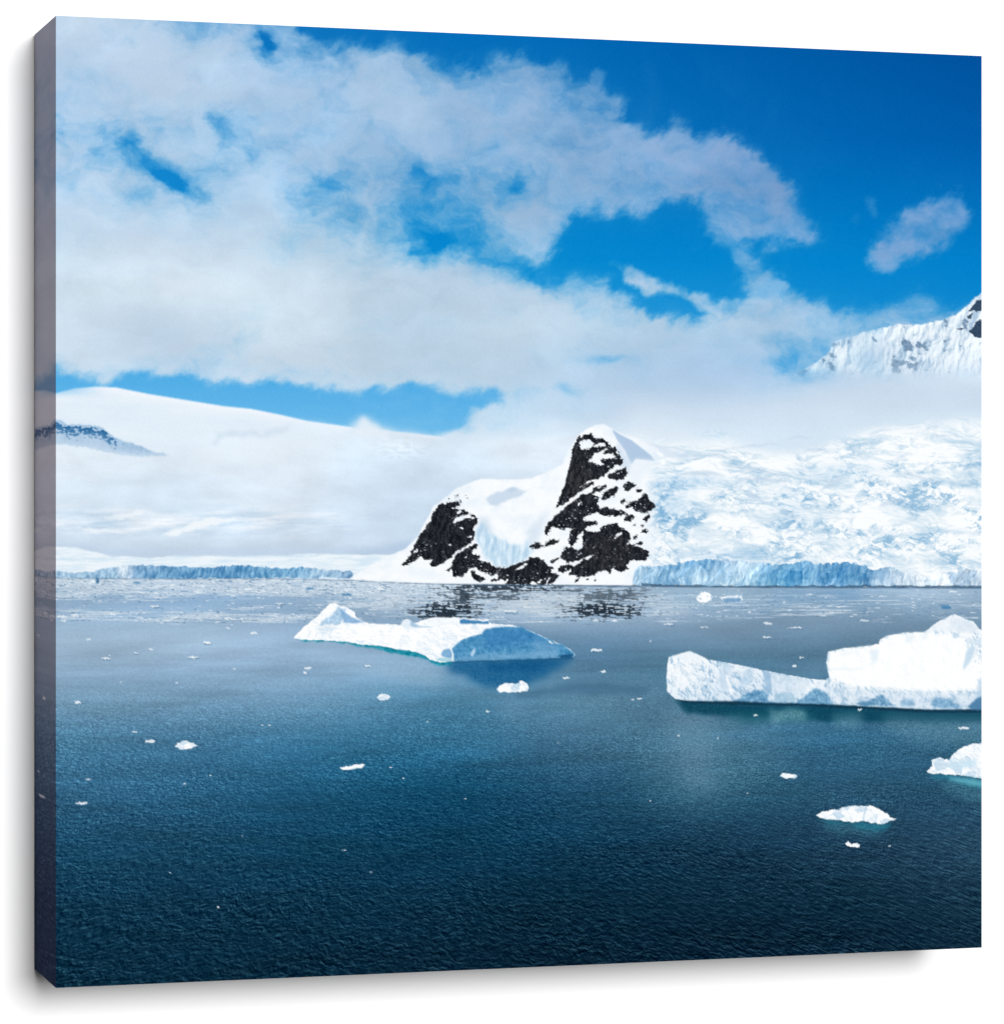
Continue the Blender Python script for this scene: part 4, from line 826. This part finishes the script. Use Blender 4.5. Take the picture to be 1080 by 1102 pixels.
# scattered floes: x, y, width, height
floes = [(115, 708.7, 10, 3, 1), (146.7, 703, 6, 2, 1), (95, 688.5, 7, 2, 0), (223.7, 692, 10, 3, 1), (207, 707.7, 15, 3, 1), (245, 676, 6, 2, 0), (273, 681.5, 9, 2.5, 0), (166, 653, 11, 3, 1), (121, 661.5, 8, 2.5, 0), (189, 665, 10, 2, 1),
 (83.6, 756, 7, 4, 0), (163.5, 699, 5, 2, 0), (265, 634, 12, 3.5, 0), (147, 627, 9, 2, 2), (66, 663.5, 12, 2.5, 0), (80, 662, 12, 3, 0), (68, 668, 7, 2.5, 0), (331, 719, 10, 3, 0), (328, 724, 4, 2.5, 0), (395, 717, 9, 2.5, 1),
 (609, 729.6, 7, 2, 0), (550, 658, 18, 4, 1), (824, 686, 12, 4, 1), (825, 671, 14, 3, 0), (855, 676, 22, 2, 1), (757, 675, 10, 2, 0), (720, 672, 16, 2.5, 1), (862, 708, 7, 2, 0), (854, 717, 5, 3, 0), (1017, 653, 15, 4, 2),
 (813, 770, 4, 3, 0), (925, 764, 5, 2.5, 0), (144, 788, 8, 2.5, 0), (161, 798, 14, 4, 1), (282, 781, 3, 2, 0), (290, 781, 3, 2, 0), (95, 839, 6, 2, 0), (88, 865, 14, 4, 1), (227, 835, 3, 2, 0), (198, 844, 4, 2, 0),
 (420, 826, 4, 1.6, 0), (434, 838, 3, 2, 0), (524, 766, 5, 2.5, 0), (183, 940, 3, 2, 0), (370, 915, 5, 1.8, 0), (235, 977, 3, 2, 0), (1035, 784, 14, 4, 0), (688, 752, 8, 2.5, 0), (680, 753, 4, 2, 0), (730, 792, 4, 2, 0), (772, 795, 3, 2, 0),
 (812, 770, 3, 2, 0), (804, 854, 3, 2, 0), (957, 911, 4, 2, 0), (642, 700, 12, 4, 1), (648, 723, 9, 3, 0), (608, 730, 6, 2, 0), (399, 939, 4, 2, 0), (560, 733, 3, 1.6, 0), (300, 650, 9, 2, 1), (345, 634, 7, 2, 1), (373, 639.5, 13, 3, 2), (410, 635, 9, 2, 1),
 (333, 633, 9, 2.5, 2), (660, 668, 12, 2, 0), (700, 690, 5, 1.6, 0), (905, 653, 16, 2, 0), (930, 668, 12, 2, 0), (1025, 637, 12, 2.5, 0), (950, 642, 10, 1.6, 0), (870, 640, 10, 2, 0), (640, 668, 9, 2, 0), (985, 690, 4, 1.2, 0), (118, 705, 3, 1.2, 0), (252, 720, 4, 1.6, 0), (190, 735, 3, 1.4, 0), (130, 734, 4, 1.4, 0), (460, 777, 3, 1.4, 0), (600, 800, 3, 1.2, 0), (700, 862, 3, 1.4, 0), (260, 900, 3, 1.3, 0), (500, 860, 3, 1.3, 0)]
fr_ = np.random.RandomState(3)
nfl = 0
for (fx, fy, fw, fh, kind) in floes:
    fh *= .82; fw *= .95
    n = 9; th = np.linspace(0, 2 * np.pi, n, endpoint=False) + .2
    r = .55 + .75 * fr_.rand(n)
    p = [(fx + fw / 2 * math.cos(t) * q, fy + fh / 2 * math.sin(t) * q * (1.15 if math.sin(t) < 0 else .8)) for t, q in zip(th, r)]
    dk_ = (58, 116, 162) if kind == 2 else (70, 112, 148)
    if kind:
        over(poly([(a + fw * .06, b2 + max(.8, fh * .38)) for a, b2 in p], soft=.4), col(*dk_), .75)
    q = poly(p, soft=.25, warp=1.6, wscale=2.6, seed=nfl)
    over(q, col(236, 243, 249) if kind != 2 else col(84, 140, 184), .92 if fy > 690 else .8)
    if fw >= 8.5 and fy > 655: part(q, 25)
    nfl += 1
# little ice block with a dark side at the far left, brash along the left shore
on([(94, 629), (98, 625), (104, 622), (106, 628)], (230, 240, 247), .9, .5, 1, 4)
on([(103, 621.5), (106, 622), (106.5, 628), (103, 628)], (70, 116, 156), .95, .4, .5, 4)
S = box(50, 620, 400, 632); x, y = X[S], Y[S]
k = sst(.1, .5, fbm(x / 8, y / 2.2, 4, 441)) * np.exp(-((y - 624.5) / 2.5) ** 2)
img[S] = img[S] * (1 - .7 * k[..., None]) + col(226, 236, 245) * .7 * k[..., None]
k = sst(.25, .5, fbm(x / 9 + 30, y / 2.2, 4, 447)) * np.exp(-((y - 626) / 2.5) ** 2)
img[S] = img[S] * (1 - .7 * k[..., None]) + col(96, 138, 174) * .7 * k[..., None]
# film grain
img += (rng.randn(RH, RW, 1).astype(f32) * .006)
img = np.clip(img, 0, 1)
#PAINT-END

# ------------------------------------------------------------------ build the canvas from the painted points
def to_lin(a): return np.where(a <= .04045, a / 12.92, ((a + .055) / 1.055) ** 2.4).astype(f32)
INK = to_lin(img) / F_LIGHT

root = bpy.data.objects.new('canvas_print', None)
C.objects.link(root)
root.location = (0, FRONT, ZC - HGT / 2)
root.empty_display_size = .05
root['label'] = 'thick canvas print of icebergs on dark polar water below snowy mountains, on white wall'
root['category'] = 'canvas print'

gx_ = np.linspace(-WID / 2, WID / 2, RW); gz_ = np.linspace(HGT, 0, RH)
PX = np.broadcast_to(gx_[None, :], (RH, RW)); PZ = np.broadcast_to(gz_[:, None], (RH, RW))

def grid_mesh(name, P, ink, keep, parent, label=None):
    """quads of a point grid (rows, cols, 3); keep = mask of quads"""
    h, w = P.shape[:2]
    rr, cc = np.nonzero(keep)
    i = rr * w + cc
    quads = np.stack([i, i + w, i + w + 1, i + 1], 1)
    used, inv = np.unique(quads, return_inverse=True)
    quads = inv.reshape(-1, 4).astype(np.int32)
    me = bpy.data.meshes.new(name)
    n, m = len(used), len(quads)
    me.vertices.add(n); me.loops.add(m * 4); me.polygons.add(m)
    me.vertices.foreach_set('co', P.reshape(-1, 3)[used].astype(f32).ravel())
    me.loops.foreach_set('vertex_index', quads.ravel())
    me.polygons.foreach_set('loop_start', np.arange(0, m * 4, 4, dtype=np.int32))
    me.update(calc_edges=True)
    ca = me.color_attributes.new('ink', 'FLOAT_COLOR', 'POINT')
    rgba = np.ones((n, 4), f32); rgba[:, :3] = ink.reshape(-1, 3)[used]
    ca.data.foreach_set('color', rgba.ravel())
    me.materials.append(ink_m)
    o = bpy.data.objects.new(name, me)
    C.objects.link(o); o.parent = parent
    if label: o['label'] = label
    return o

FACE = np.stack([PX, np.zeros_like(PX), PZ], -1)
cell = PART[:-1, :-1]
made = {}
def motif(idx, name, parent, label, sub=None):
    keep = cell == idx if sub is None else sub
    if not keep.any(): return None
    o = grid_mesh(name, FACE, INK, keep, parent, label)
    made[idx] = o
    return o
sea_o = motif(13, 'sea', root, 'printed dark blue sea with fine ripples')
sky_o = motif(1, 'sky', root, 'printed deep blue sky')
motif(2, 'cloud_bank', sky_o, 'printed soft white clouds across the blue sky')
motif(5, 'mist', root, 'printed pale mist lying over the snow')
far = motif(3, 'snow_dome', root, 'printed smooth white snow dome rising from mist')
motif(4, 'rocky_ridge', far, 'printed dark blue ridge poking out of mist')
motif(6, 'mountain_summit', root, 'printed rocky snow summit above the clouds')
g_o = motif(7, 'glacier', root, 'printed crevassed white glacier')
motif(8, 'ice_cliff', g_o, 'printed blue ice cliff at the water')
s_o = motif(9, 'ice_shelf', root, 'printed low white ice shelf across the bay')
motif(10, 'ice_cliff', s_o, 'printed blue front of the low ice shelf')
p_o = motif(11, 'snow_peak', root, 'printed pointed snow peak at the shore')
motif(12, 'rock_face', p_o, 'printed black rock showing through the snow')
motif(20, 'iceberg', sea_o, 'printed long flat iceberg with blue shaded end')
motif(21, 'iceberg', sea_o, 'printed big white block iceberg with a low wall')
motif(22, 'iceberg', sea_o, 'printed small white iceberg lying low on dark water')
motif(23, 'iceberg', sea_o, 'printed white iceberg cut by the canvas edge')
motif(24, 'iceberg', sea_o, 'printed tiny iceberg below the long flat one')
motif(26, 'iceberg', sea_o, 'printed pair of tiny bergs before the ice cliff')
# one mesh per floe (connected cells)
todo = cell == 25
for (fx, fy, *_r) in [(199, 802), (412, 750), (378, 825.5), (847, 835), (917, 909)] + [(f[0], f[1]) for f in floes if f[2] >= 9 and f[1] > 655]:
    cx = int(np.argmin(np.abs(X[0] - fx))); cy = int(np.argmin(np.abs(Y[:, cx] - fy)))
    sub = np.zeros_like(todo)
    win = (slice(max(0, cy - 10), cy + 11), slice(max(0, cx - 18), cx + 19))
    sub[win] = todo[win]
    todo &= ~sub
    if sub.any(): motif(25, 'ice_floe', sea_o, None, sub)
if todo.any(): motif(25, 'ice_floe', sea_o, None, todo)

# the wrapped edges carry the mirrored rim of the picture, with the shade of the sides painted in as darker, greyer ink
def shaded_edge_ink(a):
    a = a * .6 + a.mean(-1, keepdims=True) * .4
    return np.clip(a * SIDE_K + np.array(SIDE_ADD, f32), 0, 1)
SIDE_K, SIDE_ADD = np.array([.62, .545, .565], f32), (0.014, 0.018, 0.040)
def thin(a, r, c): return a[::r, ::c] if (a.shape[0] - 1) % r == 0 else a
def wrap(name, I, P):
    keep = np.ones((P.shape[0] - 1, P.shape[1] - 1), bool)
    return grid_mesh(name, P, shaded_edge_ink(I), keep, root)
ci = np.arange(0, 43); ri = np.unique(np.linspace(0, RH - 1, 900).astype(int))
dz = ci / 42 * DEP
A = INK[np.ix_(ri, ci)][:, ::-1]
P = np.stack([np.full(A.shape[:2], -WID / 2), np.broadcast_to(dz[::-1][None, :], A.shape[:2]), np.broadcast_to(gz_[ri][:, None], A.shape[:2])], -1)
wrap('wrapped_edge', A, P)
A = INK[:, ::-1][np.ix_(ri, ci)]
P = np.stack([np.full(A.shape[:2], WID / 2), np.broadcast_to(dz[None, :], A.shape[:2]), np.broadcast_to(gz_[ri][:, None], A.shape[:2])], -1)
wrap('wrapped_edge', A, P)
ri = np.arange(0, 43); cj = np.unique(np.linspace(0, RW - 1, 700).astype(int))
dz = ri / 42 * DEP
A = INK[np.ix_(ri, cj)][::-1]
P = np.stack([np.broadcast_to(gx_[cj][None, :], A.shape[:2]), np.broadcast_to(dz[::-1][:, None], A.shape[:2]), np.full(A.shape[:2], HGT)], -1)
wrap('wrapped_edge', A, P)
A = INK[::-1][np.ix_(ri, cj)]
P = np.stack([np.broadcast_to(gx_[cj][None, :], A.shape[:2]), np.broadcast_to(dz[:, None], A.shape[:2]), np.zeros(A.shape[:2])], -1)
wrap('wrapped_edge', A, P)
# the wooden stretcher the canvas is pulled over (four bars, inside)
e = .001; bw = .03; w2 = WID / 2 - e
def bar(x0, x1, z0, z1):
    y0, y1 = e, DEP - .0005
    vs = [(x0, y0, z0), (x1, y0, z0), (x1, y1, z0), (x0, y1, z0), (x0, y0, z1), (x1, y0, z1), (x1, y1, z1), (x0, y1, z1)]
    mesh_obj('stretcher_bar', vs, [(0, 1, 2, 3), (4, 7, 6, 5), (0, 4, 5, 1), (1, 5, 6, 2), (2, 6, 7, 3), (3, 7, 4, 0)], wood_m, root)
bar(-w2, w2, e, bw); bar(-w2, w2, HGT - bw, HGT - e)
bar(-w2, -w2 + bw, bw + .0005, HGT - bw - .0005); bar(w2 - bw, w2, bw + .0005, HGT - bw - .0005)
